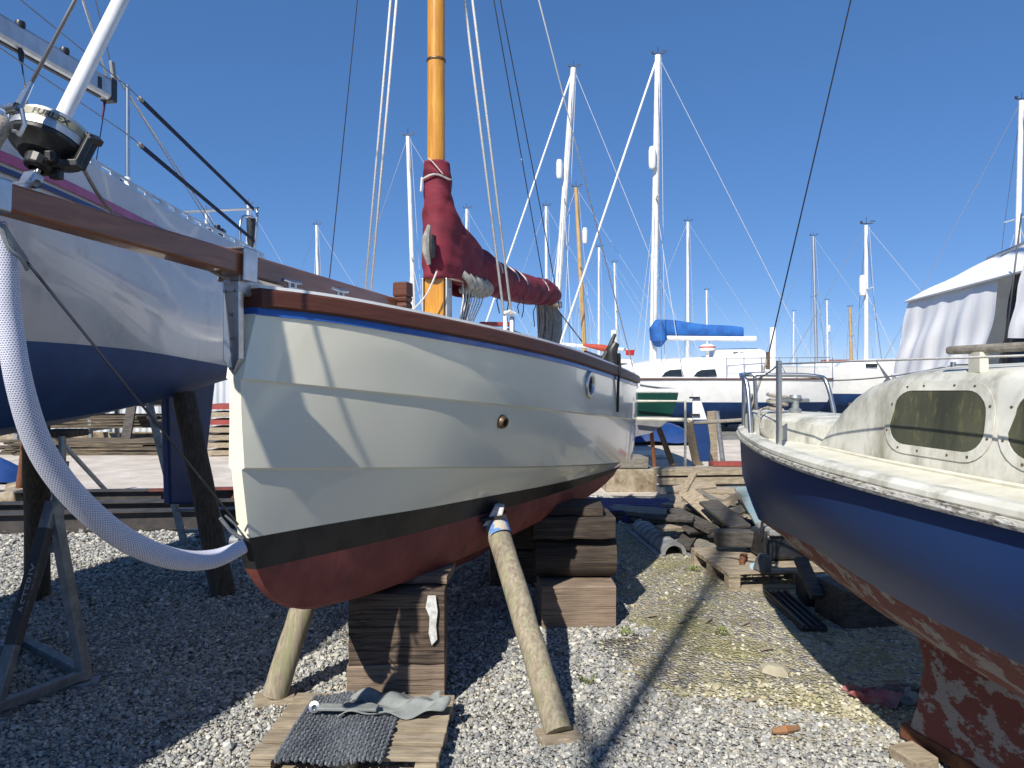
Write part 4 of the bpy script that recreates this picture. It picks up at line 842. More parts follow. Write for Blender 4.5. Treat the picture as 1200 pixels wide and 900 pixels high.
# pulpit, stanchions, lifeline, forestay
mb = MB(); pz = 1.36
h0, h1 = NW(.10, .08, pz), NW(.75, .42, pz)
mb.tube([NW(.48, .30, pz), NW(.42, .28, pz + .28), NW(.34, .26, pz + .335), NW(.12, .10, pz + .345), NW(.04, 0, pz + .345), NW(.12, -.10, pz + .345), NW(.34, -.26, pz + .335), NW(.42, -.28, pz + .28), NW(.48, -.30, pz)], .0135, 10, smoothpath=5)
mb.build('pulpit', STEEL, nb, smooth=True)
MB().tube([NW(.07, .05, pz), NW(.06, .04, pz + .34)], .012, 10).build('pulpit_leg', STEEL, nb, smooth=True)
MB().tube([NW(.07, -.05, pz), NW(.06, -.04, pz + .34)], .012, 10).build('pulpit_leg', STEEL, nb, smooth=True)
sN = [(1.02, .545), (3.3, 1.0)]
for s_ in (1, -1):
    tp_ = []
    for q, b in sN:
        MB().tube([NW(q, s_ * b, pz - .01), NW(q, s_ * b, pz + .41)], .0135, 12).build('stanchion', STEEL, nb, smooth=True); tp_.append(NW(q, s_ * b, pz + .395))
    rope(NW(.42, s_ * .28, pz + .31), tp_[0], .004, 'lifeline', WIRE, nb, sag=.02); rope(tp_[0], tp_[1], .004, 'lifeline', ROPEW if s_ == 1 else WIRE, nb)
fs0 = NW(.03, 0, 1.40)
f1 = P(900, 418, fs0.y); f2 = P(997, 0, fs0.y - .55)
rope(fs0, f1, .008, 'forestay_lashing', ROPEG, nb); rope(f1, f1 + (f2 - f1) * 4.5, .0042, 'forestay', WIRED, nb)
mb = MB(); mb.tube([f1 + V(0, 0, -.08), f1 + V(0, 0, .03)], .012, 8); mb.build('rigging_screw', BRASS, nb, smooth=True)
mb = MB(); mb.tube([fs0 + V(-.01, 0, 0), fs0 + V(.02, .0, .14), fs0 + V(.07, .1, .17), fs0 + V(.12, .3, .02)], .008, 6, smoothpath=4); mb.tube([fs0 + V(-.25, .3, -.02), fs0 + V(0, 0, .02), fs0 + V(.08, .02, .1)], .012, 6); mb.build('bow_rope', ROPEG, nb, smooth=True)
mb = MB(); mb.tube([NW(2.9, 0, 1.8), NW(2.9, 0, 9.5)], .05, 14); mb.build('mast', ALU, nb, smooth=True)
for q, b, y_ in ((1.6, .35, 5.5),): pass
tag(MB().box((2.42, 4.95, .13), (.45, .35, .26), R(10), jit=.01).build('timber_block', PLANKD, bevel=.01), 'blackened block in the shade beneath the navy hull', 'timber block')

# ================================================================ COVERED BOAT behind the navy one
tb = thing('covered_boat', 'boat under a white tarpaulin tent, behind the navy boat at the right edge', 'boat', (5.0, 5, 0))
FT = Frame(4.95, 9.2, 174)
ST_ = [0, .8, 1.8, 3, 5, 7, 8.5]
LT = dict(sheer=(0, 8.5, [.03, .5, .9, 1.12, 1.2, 1.12, .9], [1.72, 1.68, 1.62, 1.58, 1.55, 1.55, 1.58]), wl=(.4, 8.5, [.02, .25, .62, .9, 1.02, .95, .7], [.95] * 7),
          bilge=(.8, 8.5, [.02, .1, .35, .6, .72, .6, .4], [.75, .7, .65, .62, .6, .65, .75]), cen=(1, 8.5, [.02] * 7, [.7, .6, .5, .45, .42, .5, .7]))
HT = Hull(FT, ST_, 8.5, LT, 30)
HT.band('hull', WHITE, tb, [('sheer', 'wl', 0), ('sheer', 'wl', .5, 0, 0, .03), ('sheer', 'wl', 1)]); HT.band('bottom', NAVYAF, tb, [('wl', 'bilge', 0), ('wl', 'bilge', .5, 0, 0, .04), ('bilge', 'cen', 0), ('bilge', 'cen', 1)])
HT.deck('deck', DECK, tb)
mb = MB(); mb.prism([FT.w(q, -.1, z) for q, z in ((2.5, .5), (2.8, .05), (5, .05), (5.4, .5))], FT.p * .2); mb.build('keel', NAVYAF, tb, bevel=.02)
# tent: side wall, roof slopes, front; gentle billows
def tent_pt(u, v): ...
eL0, eL1 = V(4.15, 7.4, 2.5), V(3.72, 4.2, 2.52); rG0, rG1 = V(4.78, 7.1, 2.86), V(4.55, 3.9, 3.16); eR0, eR1 = V(5.6, 7.3, 2.5), V(5.5, 4.0, 2.52)
def quad(a, b, c, d, nu, nv, amp, nx):
    rows = []
    for i in range(nu + 1):
        u = i / nu; r = []
        for j in range(nv + 1):
            v = j / nv; p = a.lerp(b, u).lerp(d.lerp(c, u), v); k = amp * (math.sin(u * 17 + v * 3) * .5 + math.sin(u * 41 + v * 5 + 1) * .3 + math.sin(v * 9 + u * 7) * .4) * math.sin(math.pi * min(1, v * 1.4) * .5 + .0)
            r.append(p + nx * k)
        rows.append(r)
    return rows
N1 = V(-1, -.1, 0)
wb0, wb1 = V(4.02, 7.45, 1.72), V(3.62, 4.2, 1.66)
o1 = eL0.lerp(eL1, .53); o2 = eL0.lerp(eL1, .66); w1_ = wb0.lerp(wb1, .53); w2_ = wb0.lerp(wb1, .66)
MB().grid(quad(eL0, o1, w1_, wb0, 44, 14, .035, N1)).build('tarpaulin_side', TARPW, tb, smooth=True, angle=180)
MB().grid(quad(o2 + V(-.04, 0, .03), eL1 + V(-.04, 0, 0), wb1 + V(-.04, 0, .25), w2_ + V(-.04, 0, .3), 24, 10, .03, N1)).build('tarpaulin_flap', TARPW, tb, smooth=True, angle=180)
MB().grid(quad(o1 + V(.12, 0, 0), o2 + V(.12, 0, 0), w2_ + V(.12, 0, 0), w1_ + V(.12, 0, 0), 10, 12, .03, N1)).build('opening_sheet', OPENDARK, tb, smooth=True)  # dark sheet stands in for the shaded inside of the tent opening
MB().grid(quad(eL0 + V(-.03, .03, -.02), eL1 + V(-.03, 0, -.02), rG1, rG0, 40, 10, .022, V(-.3, 0, 1))).build('tarpaulin_roof', TARPW, tb, smooth=True, angle=180)
MB().grid(quad(eR0, eR1, rG1, rG0, 20, 6, .03, V(.3, 0, 1))).build('tarpaulin_roof', TARPW, tb, smooth=True, angle=180)
MB().grid(quad(eR0, eR1, eR1 - V(0, 0, .9), eR0 - V(0, 0, .85), 20, 6, .03, V(1, 0, 0))).build('tarpaulin_side', TARPW, tb, smooth=True, angle=180)
mb = MB(); mb.add([eL0 + V(-.03, .03, -.02), rG0, eR0], [(0, 1, 2)]); mb.grid([[eL0, eR0], [wb0, eR0 - V(0, 0, .85)]]); mb.build('tarpaulin_end', TARPW, tb)
MB().tube([eL0 + V(-.04, 0, -.03), eL1 + V(-.04, 0, -.03)], .012, 6).build('hem_cord', TARPW, tb, smooth=True)
MB().tube([rG0, rG1], .03, 8).build('ridge_pole', ALU, tb)
for q in (1.6, 4, 6.5):
    for s_ in (1, -1): MB().tube([FT.w(q, s_ * 1.25, .0), FT.w(q, s_ * .7, .85)], .05, 8).build('prop', POLED, tb, smooth=True)
rope(V(3.7, 5.35, 1.72), P(1197, 250, 5.2), .006, 'guy_line', WIRED, tb)

# ================================================================ BACKGROUND BOATS
SF = [0, .06, .15, .3, .5, .7, .88, 1.0]
WIREL = mat('pale_wire', (.5, .52, .55), .5)
def far_boat(name, label, D, pxm, ytop, yaw=90, L=8.5, hm=WHITE, bot=NAVYAF, sheer=2.0, wl=1.15, low=.7, mastpos=.4, lean=(0, 0), mm=ALUW, mw=.09, lite=False, spreader=.55, radar=None, jib=False, group='boats laid up across the yard', wires=True, bmax=1.3, shroud=.008, cabin=True):
    Xm = (pxm[1] - 600) / F * D; a = R(yaw); bow = V(Xm, D, 0) - V(math.sin(a), math.cos(a), 0) * mastpos * L
    fr = Frame(bow.x, bow.y, yaw); S_ = [f * L for f in SF]
    ln = dict(sheer=(0, L, [bmax * k for k in (.02, .3, .58, .86, 1, .98, .86, .68)], [sheer + k for k in (.18, .15, .11, .05, 0, -.01, .0, .03)]),
              wl=(.08 * L, L * .98, [bmax * k for k in (.02, .1, .35, .68, .88, .86, .7, .5)], [wl] * 8),
              bilge=(.14 * L, L * .96, [bmax * k for k in (.02, .03, .12, .35, .55, .5, .35, .2)], [low + k for k in (.2, .15, .1, 0, 0, .05, .15, .3)]),
              cen=(.16 * L, L * .95, [.02] * 8, [low - .2 + k for k in (.2, .15, .1, 0, -.04, .05, .2, .4)]))
    h = Hull(fr, S_, L, ln, 16 if lite else 26); t = thing(name, label, 'sailing boat' if name != 'motor_sailer' else 'motor boat', fr.w(L * .5, 0, 0), group)
    h.band('hull', hm, t, [('sheer', 'wl', 0), ('sheer', 'wl', .5, 0, 0, .03), ('sheer', 'wl', 1)]); h.band('bottom', bot, t, [('wl', 'bilge', 0), ('wl', 'bilge', .5, 0, 0, .05), ('bilge', 'cen', 0), ('bilge', 'cen', 1)])
    h.deck('deck', DECK, t, camber=.08)
    MB().prism([fr.w(q * L, -.08, z) for q, z in ((.36, low), (.42, .06), (.62, .06), (.66, low))], fr.p * .16).build('keel', bot, t)
    MB().prism([fr.w(q * L, -.03, z) for q, z in ((.88, low + .35), (.9, .35), (.97, .35), (.985, wl))], fr.p * .06).build('rudder', bot, t)
    if cabin:
        rows = [[fr.w(q * L, f * k * bmax, sheer - .02 + z * zz) for q, k, zz in ((.26, .3, .0), (.3, .42, .8), (.45, .6, 1), (.64, .62, 1.05), (.66, .6, .2))] for f, z in ((1, 0), (.94, .3), (.8, .38), (0, .44), (-.8, .38), (-.94, .3), (-1, 0))]
        cb = MB().grid(rows).build('coachroof', WHITE, t, smooth=True, angle=50)
        if not lite:
            for s_ in (1, -1):
                for q in (.40, .50, .58): MB().bar(fr.w((q - .025) * L, s_ * .60 * bmax, sheer + .17), fr.w((q + .03) * L, s_ * .615 * bmax, sheer + .17), .03, .11).build('window', GLASS, cb)
    for q in (.3, .7):
        for s_ in (1, -1): MB().tube([fr.w(q * L, s_ * bmax * 1.1, 0), fr.w(q * L, s_ * bmax * .6, low + .18)], .05, 6).build('prop', POLED, t)
    base = V(Xm, D, sheer + .1); ztop = EYE + (440 - ytop) / F * D; top = V((pxm[0] - 600) / F * D, D, ztop)
    top.x += lean[0]
    ms = MB().tube([base, top], [mw, mw * .8], 10).build('mast', mm, t, smooth=True)
    mb = MB(); mb.tube([top - V(0, 0, .02), top + V(0, 0, .28)], .012, 5); mb.bar(top + V(-.16, 0, .05), top + V(.22, 0, .07), .03, .03); mb.box(top + V(.22, 0, .14), (.16, .02, .03)); mb.box(top + V(-.16, 0, .1), (.06, .06, .08)); mb.build('masthead_fitting', WIRED, ms)
    if wires:
        sp = base.lerp(top, spreader); hw = .55
        MB().bar(sp - fr.p * hw, sp + fr.p * hw, .05, .03).build('spreader', mm, ms)
        for s_ in (1, -1):
            MB().tube([top - V(0, 0, .1), sp + fr.p * s_ * hw, fr.w(mastpos * L + .1, s_ * bmax * .9, sheer)], shroud, 4).build('shroud', WIRE, t)
        MB().tube([top, fr.w(.03 * L, 0, sheer + .15)], .035 if jib else shroud, 6).build('forestay', ALUW if jib else WIRE, t)
        MB().tube([top, fr.w(.99 * L, 0, sheer + .05)], shroud, 4).build('backstay', WIREL, t)
        for s_ in (1, -1):
            MB().tube([sp - V(0, 0, .1), fr.w(mastpos * L + .7, s_ * bmax * .9, sheer)], shroud, 4).build('lower_shroud', WIREL, t); MB().tube([sp - V(0, 0, .1), fr.w(mastpos * L - .5, s_ * bmax * .9, sheer)], shroud, 4).build('lower_shroud', WIREL, t)
        MB().tube([top - V(0, 0, .05) + fr.d * .1, base + fr.d * .35 + fr.p * .1], shroud, 4).build('halyard', WIREL, t)
    if radar:
        c = V((radar[0] - 600) / F * D, D - mw * 1.6, EYE + (440 - radar[1]) / F * D); MB().lathe([(.001, -.36), (.09, -.33), (.115, -.2), (.115, .2), (.09, .33), (.001, .36)], c, (0, 0, 1), 14).build('radar_reflector', WHITE, ms, smooth=True)
    return t, fr, base, top
FB = far_boat
WOODM = mat('far_wooden_mast', (.50, .33, .14), .5, (.42, .27, .11), 4)
FB('sailing_boat', 'boat with tall leaning white mast carrying a grey radar reflector, behind the burgundy boom end', 26, (672, 648), 80, 92, 8.5, mastpos=.38, radar=(655, 200), mw=.13, jib=True, shroud=.012)
tM, frM, baM, toM = FB('motor_sailer', 'white motor sailer with blue sail cover on its boom and blue underside', 22, (771, 765), 65, 94, 8.6, sheer=1.62, wl=.92, low=.35, mastpos=.40, radar=(763, 187), mw=.12, jib=True, shroud=.01, cabin=False, bot=NAVYAF, bmax=1.45)
rows = [[frM.w(q, f * k, 1.58 + z * zz) for q, k, zz in ((1.5, .5, 0), (2.2, .8, .55), (3.6, 1.0, .9), (5.2, 1.05, 1.0), (5.25, 1.05, 1.3), (6.6, 1.05, 1.35), (6.75, 1.0, .2))] for f, z in ((1, 0), (.95, .5), (.85, .62), (0, .72), (-.85, .62), (-.95, .5), (-1, 0))]
cbM = MB().grid(rows).build('cabin', WHITE, tM, smooth=True, angle=50)
for x0, x1 in ((775, 801), (812, 840)):
    a = P(x0, 436, 20.8); b = P(x1, 435, 20.8); MB().add([a + V(.12, 0, .0), a + V(0, 0, -.14) + V(0, -.02, 0), b + V(0, -.02, -.14), b + V(-.05, 0, .06), a + V(.25, 0, .06)], [(0, 1, 2, 3, 4)]).build('window', GLASS, cbM, solid=.02)
for k in range(3): a = P(862 + 8 * k, 421, 20.93); MB().box(a, (.14, .03, .42)).build('window', GLASS, cbM)
MB().band = None
for s_ in (1, -1):
    MB().tube([frM.w(q, s_ * (.02 + herm([f * 8.6 for f in SF], [1.45 * k for k in (.02, .3, .58, .86, 1, .98, .86, .68)], q)), 1.60 if q > 1 else 1.66) for q in np.linspace(.3, 8.5, 20)], .022, 6).build('rubbing_strake', TEAKX, tM)
c = P(829, 407, 21.5); MB().lathe([(.001, -.11), (.22, -.1), (.24, -.03), (.23, .05), (.12, .1), (.001, .11)], c, (0, 0, 1), 20).build('radome', WHITE, tM, smooth=True); MB().lathe([(.242, -.02), (.245, .0), (.242, .02)], c, (0, 0, 1), 20).build('radome_stripe', REDP, tM, smooth=True)
MB().tube([c - V(0, 0, .1), c - V(0, 0, .5)], .05, 8).build('radome_post', WHITE, tM)
bo0, bo1 = P(768, 396, 21.8), P(886, 397, 21.3); MB().tube([bo0, bo1], .085, 10).build('boom', ALUW, tM, smooth=True)
rows = []
for k in range(16):
    u = k / 15; c = bo0.lerp(bo1, .05 + .82 * u); hh_ = .52 * (1 - .45 * u) + .02 * math.sin(9 * u); r = []
    for j in range(12):
        a = 2 * math.pi * j / 12; r.append(c + V(0, .11 * math.cos(a), .05 + hh_ * .5 + hh_ * .5 * math.copysign(abs(math.sin(a)) ** .7, math.sin(a))))
    rows.append(r)
mb = MB(); mb.grid(rows, close=True); mb.add(rows[0], [tuple(range(12))]); mb.add(rows[-1], [tuple(range(12))]); mb.build('boom_cover', BLUEC, tM, smooth=True)
mb = MB(); mb.tube([P(772, 377, 21.8), P(770, 385, 21.7), P(772, 398, 21.7), P(771, 404, 21.8)], [.13, .24, .26, .14], 12); mb.build('mast_cover', BLUEC, tM, smooth=True)
mb = MB()
for k in range(7): p = frM.w(5.4 + .5 * k, 1.25, 1.62); mb.tube([p, p + V(0, 0, .6)], .012, 5)
mb.tube([frM.w(5.4, 1.25, 2.2), frM.w(8.4, 1.05, 2.22)], .012, 5); mb.tube([frM.w(5.4, 1.25, 1.95), frM.w(8.4, 1.05, 1.95)], .008, 5); mb.build('guard_rail', STEEL, tM)
MB().tube([frM.w(7.2, -.4, 1.6), frM.w(7.2, -.4, 3.2)], .10, 10).build('mizzen_post', WHITE, tM, smooth=True)
MB().box(P(899, 456, 20.9), (.16, .04, .4)).build('exhaust_plate', BLKPL, tM)
t5, fr5, b5, _ = FB('sailing_boat', 'boat with a tan wooden mast and small white reflector, right of the leaning white mast', 31, (675, 686), 220, 88, 8, mm=WOODM, radar=(685, 277), mw=.11)
MB().tube([P(655, 403, 25.60), P(735, 410, 25.40)], .06, 8).build('boom', ALUW, bpy.data.objects['sailing_boat'], smooth=True)
ROOT['x'] = V(0, 0, 0)
MB().tube([P(683, 404, 25.50), P(708, 408, 25.45), P(722, 411, 25.40)], [.05, .13, .04], 10).build('sail_bundle', mat('orange_red_canvas', (.45, .07, .04), .8), bpy.data.objects['sailing_boat'], smooth=True)
MB().box(P(738, 413, 25.30), (.3, .1, .2), R(10), jit=.03).build('ensign', REDP, bpy.data.objects['sailing_boat'], bevel=.02)
FB('sailing_boat', 'boat with slender mast just left of the varnished mast', 25, (478, 487), 160, 84, 8, spreader=.46, lite=True)
FB('sailing_boat', 'boat whose mast stands far left over the cream foredeck, tilting slightly', 38, (371, 375), 264, 97, 8, lite=True)
FB('sailing_boat', 'boat whose thin mast shows just right of the wooden mast through the burgundy cover', 36, (547, 547), 245, 90, 8, lite=True)
FB('sailing_boat', 'boat whose thin mast rises just left of the leaning white mast', 36, (640, 641), 242, 86, 8, lite=True)
FB('sailing_boat', 'boat with a thin mast and a wide low crosstree, between the wooden and blue-cover masts', 45, (702, 702), 290, 95, 8, spreader=.2, lite=True)
FB('sailing_boat', 'boat with the shorter thin mast just left of the blue sail cover', 52, (720, 724), 308, 92, 8, lite=True)
FB('sailing_boat', 'boat whose mast with low crosstree rises behind the blue sail cover', 39, (806, 806), 260, 88, 9, spreader=.28, lite=True)
FB('sailing_boat', 'boat with small mast top just above the right half of the blue sail cover', 60, (828, 829), 340, 92, 8, lite=True)
FB('sailing_boat', 'boat with grey mast left of the small wooden mast, beyond the navy boat\'s pulpit', 40, (953, 957), 277, 93, 8.5, lite=True, mm=ALU)
FB('small_sailing_boat', 'small white boat with white mast and square reflector, beyond the navy boat\'s foredeck', 24, (1015, 1015), 264, 97, 6.6, sheer=1.86, wl=1.1, low=.6, radar=(1009, 335), mastpos=.42, mw=.075)
FB('sailing_boat', 'boat with short thin mast carrying a radar dome, right of the grey mast', 70, (969, 970), 352, 90, 8, lite=True, radar=(971, 385))
FB('sailing_boat', 'boat with the shortest plain thin mast, left of the grey mast', 80, (930, 930), 365, 90, 8, lite=True)
FB('sailing_boat', 'boat with a small orange wooden mast left of the square reflector', 58, (996, 998), 360, 90, 8, lite=True, mm=WOODM, mw=.13)
FB('sailing_boat', 'boat whose mast rises behind the white tarpaulin tent at the right edge', 22, (1197, 1189), 118, 86, 9, lite=True, mastpos=.5)
FB('sailing_boat', 'boat whose mast tip shows over the left yacht\'s toe rail', 36, (242, 242), 247, 90, 8, lite=True)
FB('sailing_boat', 'boat whose mast tip shows behind the left yacht\'s stern rail', 35, (291, 290), 240, 90, 8, lite=True)

# green boat seen stern-on, with ladder frame
gb = thing('green_boat', 'green hulled boat showing its flat stern, right beside the cream boat\'s quarter', 'boat', (2.0, 13, 0))
FG = Frame(1.25, 18.0, 174); SG = [0, .8, 2, 3.5, 5, 6.3]
LG = dict(sheer=(0, 6.3, [.03, .45, .85, 1.05, 1.05, .88], [1.75, 1.66, 1.56, 1.48, 1.44, 1.43]), wl=(.3, 6.3, [.02, .25, .65, .9, .9, .76], [1.1, 1.08, 1.05, 1.03, 1.02, 1.02]),
          bilge=(.6, 6.3, [.02, .1, .35, .55, .55, .4], [.8, .78, .75, .72, .72, .74]), cen=(.8, 6.3, [.02] * 6, [.7, .62, .6, .58, .6, .66]))
HG = Hull(FG, SG, 6.3, LG, 24)
HG.band('hull', GREENH, gb, [('sheer', 'wl', 0), ('sheer', 'wl', .5, 0, 0, .02), ('sheer', 'wl', 1)]); HG.band('bottom', mat('grey_antifouling', (.22, .22, .23), .6), gb, [('wl', 'bilge', 0), ('wl', 'bilge', .5, 0, 0, .04), ('bilge', 'cen', 0), ('bilge', 'cen', 1)])
HG.deck('deck', DECK, gb); HG.band('gunwale', WHITE, gb, [('sheer', 'wl', 0, -.1, .05), ('sheer', 'wl', 0, .02, .05), ('sheer', 'wl', 0, .025, -.02), ('sheer', 'wl', 0, -.0, -.02)])
mb = MB(); rows = [[FG.w(q, f * k, 1.45 + z * zz) for q, k, zz in ((1.5, .3, .1), (2, .55, .8), (4.6, .7, 1), (4.7, .7, .2))] for f, z in ((1, 0), (.9, .32), (0, .4), (-.9, .32), (-1, 0))]; mb.grid(rows).build('cabin', WHITE, gb)
MB().prism([FG.w(q, -.06, z) for q, z in ((2.4, .62), (2.7, .08), (4.2, .08), (4.6, .62))], FG.p * .12).build('keel', REDAF, gb)
mb = MB(); mb.tube([P(745, 470, 11.55), P(803, 470, 11.55), P(803, 548, 11.5)], .022, 8); mb.tube([P(745, 491, 11.6), P(812, 492, 11.6)], .03, 8); mb.build('boarding_frame', mat('cream_tube', (.6, .58, .48), .5), gb, smooth=True)
for x in (.9, 2.9): MB().tube([V(x, 12.6, 0), V(x * .6 + .8, 12.6, .95)], .05, 8).build('prop', POLED, gb)
rb = thing('rudder', 'white and blue rudder blade standing upright right of the green stern', 'rudder', P(828, 541, 11.3))
MB().prism([P(812, 492, 11.3), P(812, 459, 11.3), P(818, 458, 11.3), P(829, 492, 11.3)], V(0, .05, 0)).build('upper_blade', WHITE, rb, bevel=.01)
MB().prism([P(812, 492.2, 11.3), P(829, 492.2, 11.3), P(833, 520, 11.3), P(832, 541, 11.3), P(821, 541, 11.3)], V(0, .05, 0)).build('lower_blade', RUDB, rb, bevel=.01)
for y in (466, 486): MB().bar(P(808, y, 11.27), P(820, y, 11.27), .02, .03).build('pintle', BLKPL, rb)

# ================================================================ LEFT BACKGROUND
sh = thing('shed', 'long low shed clad in white corrugated sheets, behind the left yacht', 'shed', (-10, 19, 0))
mb = MB(); n = 260; x0, x1 = -17.5, -6.3; rows = [[], []]
for i in range(n * 4 + 1):
    x = x0 + (x1 - x0) * i / (n * 4); y = 18.9 + .02 * math.sin(2 * math.pi * i / 16)
    rows[0].append(V(x, y, .1)); rows[1].append(V(x, y, 2.9))
mb.grid(rows); mb.build('corrugated_wall', CORR, sh, smooth=True, angle=180)
mb = MB(); mb.box(((x0 + x1) / 2, 22, 2.95), (x1 - x0 + .3, 6.6, .08)); mb.build('roof', GREYP, sh); mb = MB(); mb.box((x1, 22, 1.5), (.08, 6, 2.8)); mb.box((x0, 22, 1.5), (.08, 6, 2.8)); mb.build('end_wall', CORR, sh)
mb = MB(); mb.box(((x0 + x1) / 2, 18.82, .1), (x1 - x0, .1, .2)); mb.build('plinth', CONC, sh)
rk = thing('timber_rack', 'steel rack stacked with long weathered boards against the white shed', 'rack', (-9.5, 16.6, 0))
for x in (-11.4, -9.7, -8.0): MB().bar((x, 16.3, 0), (x, 16.3, 1.75), .08, .08).build('upright', GALV, rk); MB().bar((x, 17.4, 0), (x, 17.4, 1.75), .08, .08).build('upright', GALV, rk)
for z in (.45, .95, 1.4):
    for x in (-11.4, -9.7, -8.0): MB().bar((x, 16.2, z), (x, 17.5, z), .06, .07).build('arm', GALV, rk)
PLANKM = mat('mixed_dark_timber', (.06, .05, .038), .88, (.22, .17, .11), 3, stretch=(.6, 7, 14), bump=.5, lo=.45, hi=.62)
def boards(name, label, cx_, cy, z0, n, Lx, m, cat='boards', rz=0, group='stacks of boards'):
    mb = MB()
    for i in range(n):
        lay = i // 5; k = i % 5; mb.box((cx_ + random.uniform(-.3, .3), cy - .5 + .22 * k + random.uniform(-.02, .02), z0 + .035 * lay + .02), (Lx * random.uniform(.7, 1.08), .19, .03), rz + random.uniform(-.07, .07))
    return tag(mb.build(name, m), label, cat, group)
boards('board_stack', 'ragged weathered boards on the top arms of the shed rack', -9.7, 16.85, 1.44, 20, 3.6, PLANKG)
boards('board_stack', 'ragged weathered boards on the middle arms of the shed rack', -9.7, 16.85, .99, 35, 3.8, PLANKM)
boards('board_stack', 'dark boards on the lowest arms of the shed rack', -9.7, 16.85, .49, 40, 3.9, PLANKM)
boards('board_stack', 'low heap of dark boards on the ground before the shed rack', -9.0, 15.6, .01, 40, 3.9, PLANKM)
for i, (x, l) in enumerate(((-10.6, 'dark plank leaning steeply on the shed rack, leftmost'), (-8.6, 'dark plank leaning across the middle of the shed rack'), (-7.7, 'pale plank leaning at the right end of the shed rack'))):
    tag(MB().bar((x, 15.7, .02), (x - .5 + .55 * i, 16.2, 1.9), .22, .05).build('leaning_plank', PLANK if i == 2 else PLANKD), l, 'plank', 'planks leaning on the shed rack')
def pallet(name, label, c, rz, m, size=(1.2, .8, .13), nb=7, group='wooden pallets', z=0, missing=(), tilt=0):
    t = thing(name, label, 'pallet', (c[0], c[1], z), group); Rm = Matrix.Rotation(R(rz), 3, 'Z') @ Matrix.Rotation(R(tilt), 3, 'X'); W, Dp, Hh = size; c = V(c[0], c[1], z)
    def bx(q, s_, nm): MB().box(c + Rm @ V(*q), s_, M=Rm, jit=.002).build(nm, m, t, bevel=.003)
    for k in range(nb):
        if k in missing: continue
        wd = Dp / nb * .74; bx((random.uniform(-.006, .006), -Dp / 2 + Dp / nb * (k + .5), Hh - .011), (W, wd, .02), 'deck_board')
    for k in (-1, 0, 1):
        bx((k * (W / 2 - .05), 0, Hh - .033), (.095, Dp, .02), 'stringer_board')
        for j in (-1, 0, 1): bx((k * (W / 2 - .05), j * (Dp / 2 - .05), Hh / 2 - .012), (.095, .09, Hh - .065), 'block')
    for j in (-1, 0, 1): bx((0, j * (Dp / 2 - .05), .012), (W, .095, .02), 'bottom_board')
    return t
for k in range(7):
    tag(MB().box((-5.95 + random.uniform(-.03, .03), 15.2, .08 + .16 * k), (.9, .8, .10), random.uniform(-.05, .05)).build('stacked_pallet', mat('red_pallet', (.30, .06, .05), .8) if k in (4, 6) else PLANK), ['lowest wooden pallet in the stack glimpsed between yacht and cream stem', 'second lowest pallet in the glimpsed stack', 'third pallet from the ground in the glimpsed stack', 'middle pallet of the glimpsed stack behind the stem', 'red pallet below the top one in the glimpsed stack', 'wooden pallet between two red ones in the glimpsed stack', 'red pallet topmost in the glimpsed stack'][k], 'pallet', 'stack of pallets behind the stem')
def ibeam(label, a, b, m, h=.2, wd=.16, web=None):
    t = thing('steel_beam', label, 'beam', ((a[0] + b[0]) / 2, (a[1] + b[1]) / 2, a[2]), 'steel beams lying beyond the gravel'); a, b = Vector(a), Vector(b)
    MB().bar(a + V(0, 0, .008), b + V(0, 0, .008), wd, .016).build('flange', m, t); MB().bar(a + V(0, 0, h), b + V(0, 0, h), wd, .016).build('flange', m, t); MB().bar(a + V(0, 0, h / 2 + .004), b + V(0, 0, h / 2 + .004), .014, h - .025).build('web', web or m, t)
ibeam('nearest long black steel beam lying behind the boat stand', (-7.5, 7.35, .02), (-2.4, 7.95, .02), BSTEEL)
ibeam('middle black steel beam of the three beyond the gravel', (-8, 8.15, .02), (-2.5, 8.6, .02), BSTEEL, .18)
ibeam('red topped steel beam farthest of the three beyond the gravel', (-7, 9.0, .02), (-2.2, 9.35, .02), BSTEEL, .2, web=BSTEEL)
tag(MB().bar((-4.6, 9.0, .245), (-2.3, 9.33, .245), .09, .03).build('red_steel_strip', RBEAM), 'red oxide painted steel strip lying along the farthest beam', 'steel strip')
tag(MB().prism([(-3.6, 8.7, .0), (-3.2, 8.75, .0), (-3.3, 8.75, .42)], V(0, .08, 0)).build('red_steel_gusset', RBEAM), 'red triangular steel gusset between the beams', 'steel plate')
op = thing('adjustable_prop', 'rusty orange steel prop standing behind the boat stand', 'prop', (-5.75, 9.2, 0))
MB().tube([P(22, 582, 9.3), P(30, 520, 9.3), P(31, 505, 9.3)], .05, 12).build('outer_tube', RUST, op, smooth=True); MB().tube([P(31, 505, 9.3), P(32, 470, 9.3)], .035, 10).build('inner_tube', GALV, op, smooth=True)
MB().tube([P(28, 535, 9.22), P(24, 525, 9.2), P(29, 515, 9.22)], .012, 6).build('pin_handle', RUST, op, smooth=True)
bt = MB(); rows = []
for i in range(20):
    u = i / 19; rows.append([V(-9.9 + 2.3 * u, 11.2 + .8 * v - .3 * u, .02 + (.5 * (1 - abs(2 * v - 1)) * math.sin(math.pi * min(1, u * 1.05)) ** .5 if 0 < i < 19 else 0) + .03 * math.sin(9 * u + 7 * v)) for v in np.linspace(0, 1, 14)])
tag(bt.grid(rows).build('tarpaulin_heap', TARPB, smooth=True), 'blue tarpaulin over a heap at the far left edge', 'tarpaulin')
sl_ = thing('rope_strut', 'thin dark strut slanting to the ground behind the mesh sleeve', 'strut', G(127, 578, 0)); MB().tube([G(127, 578, 0), P(60, 505, 9.0)], .03, 8).build('tube', GALV, sl_, smooth=True)
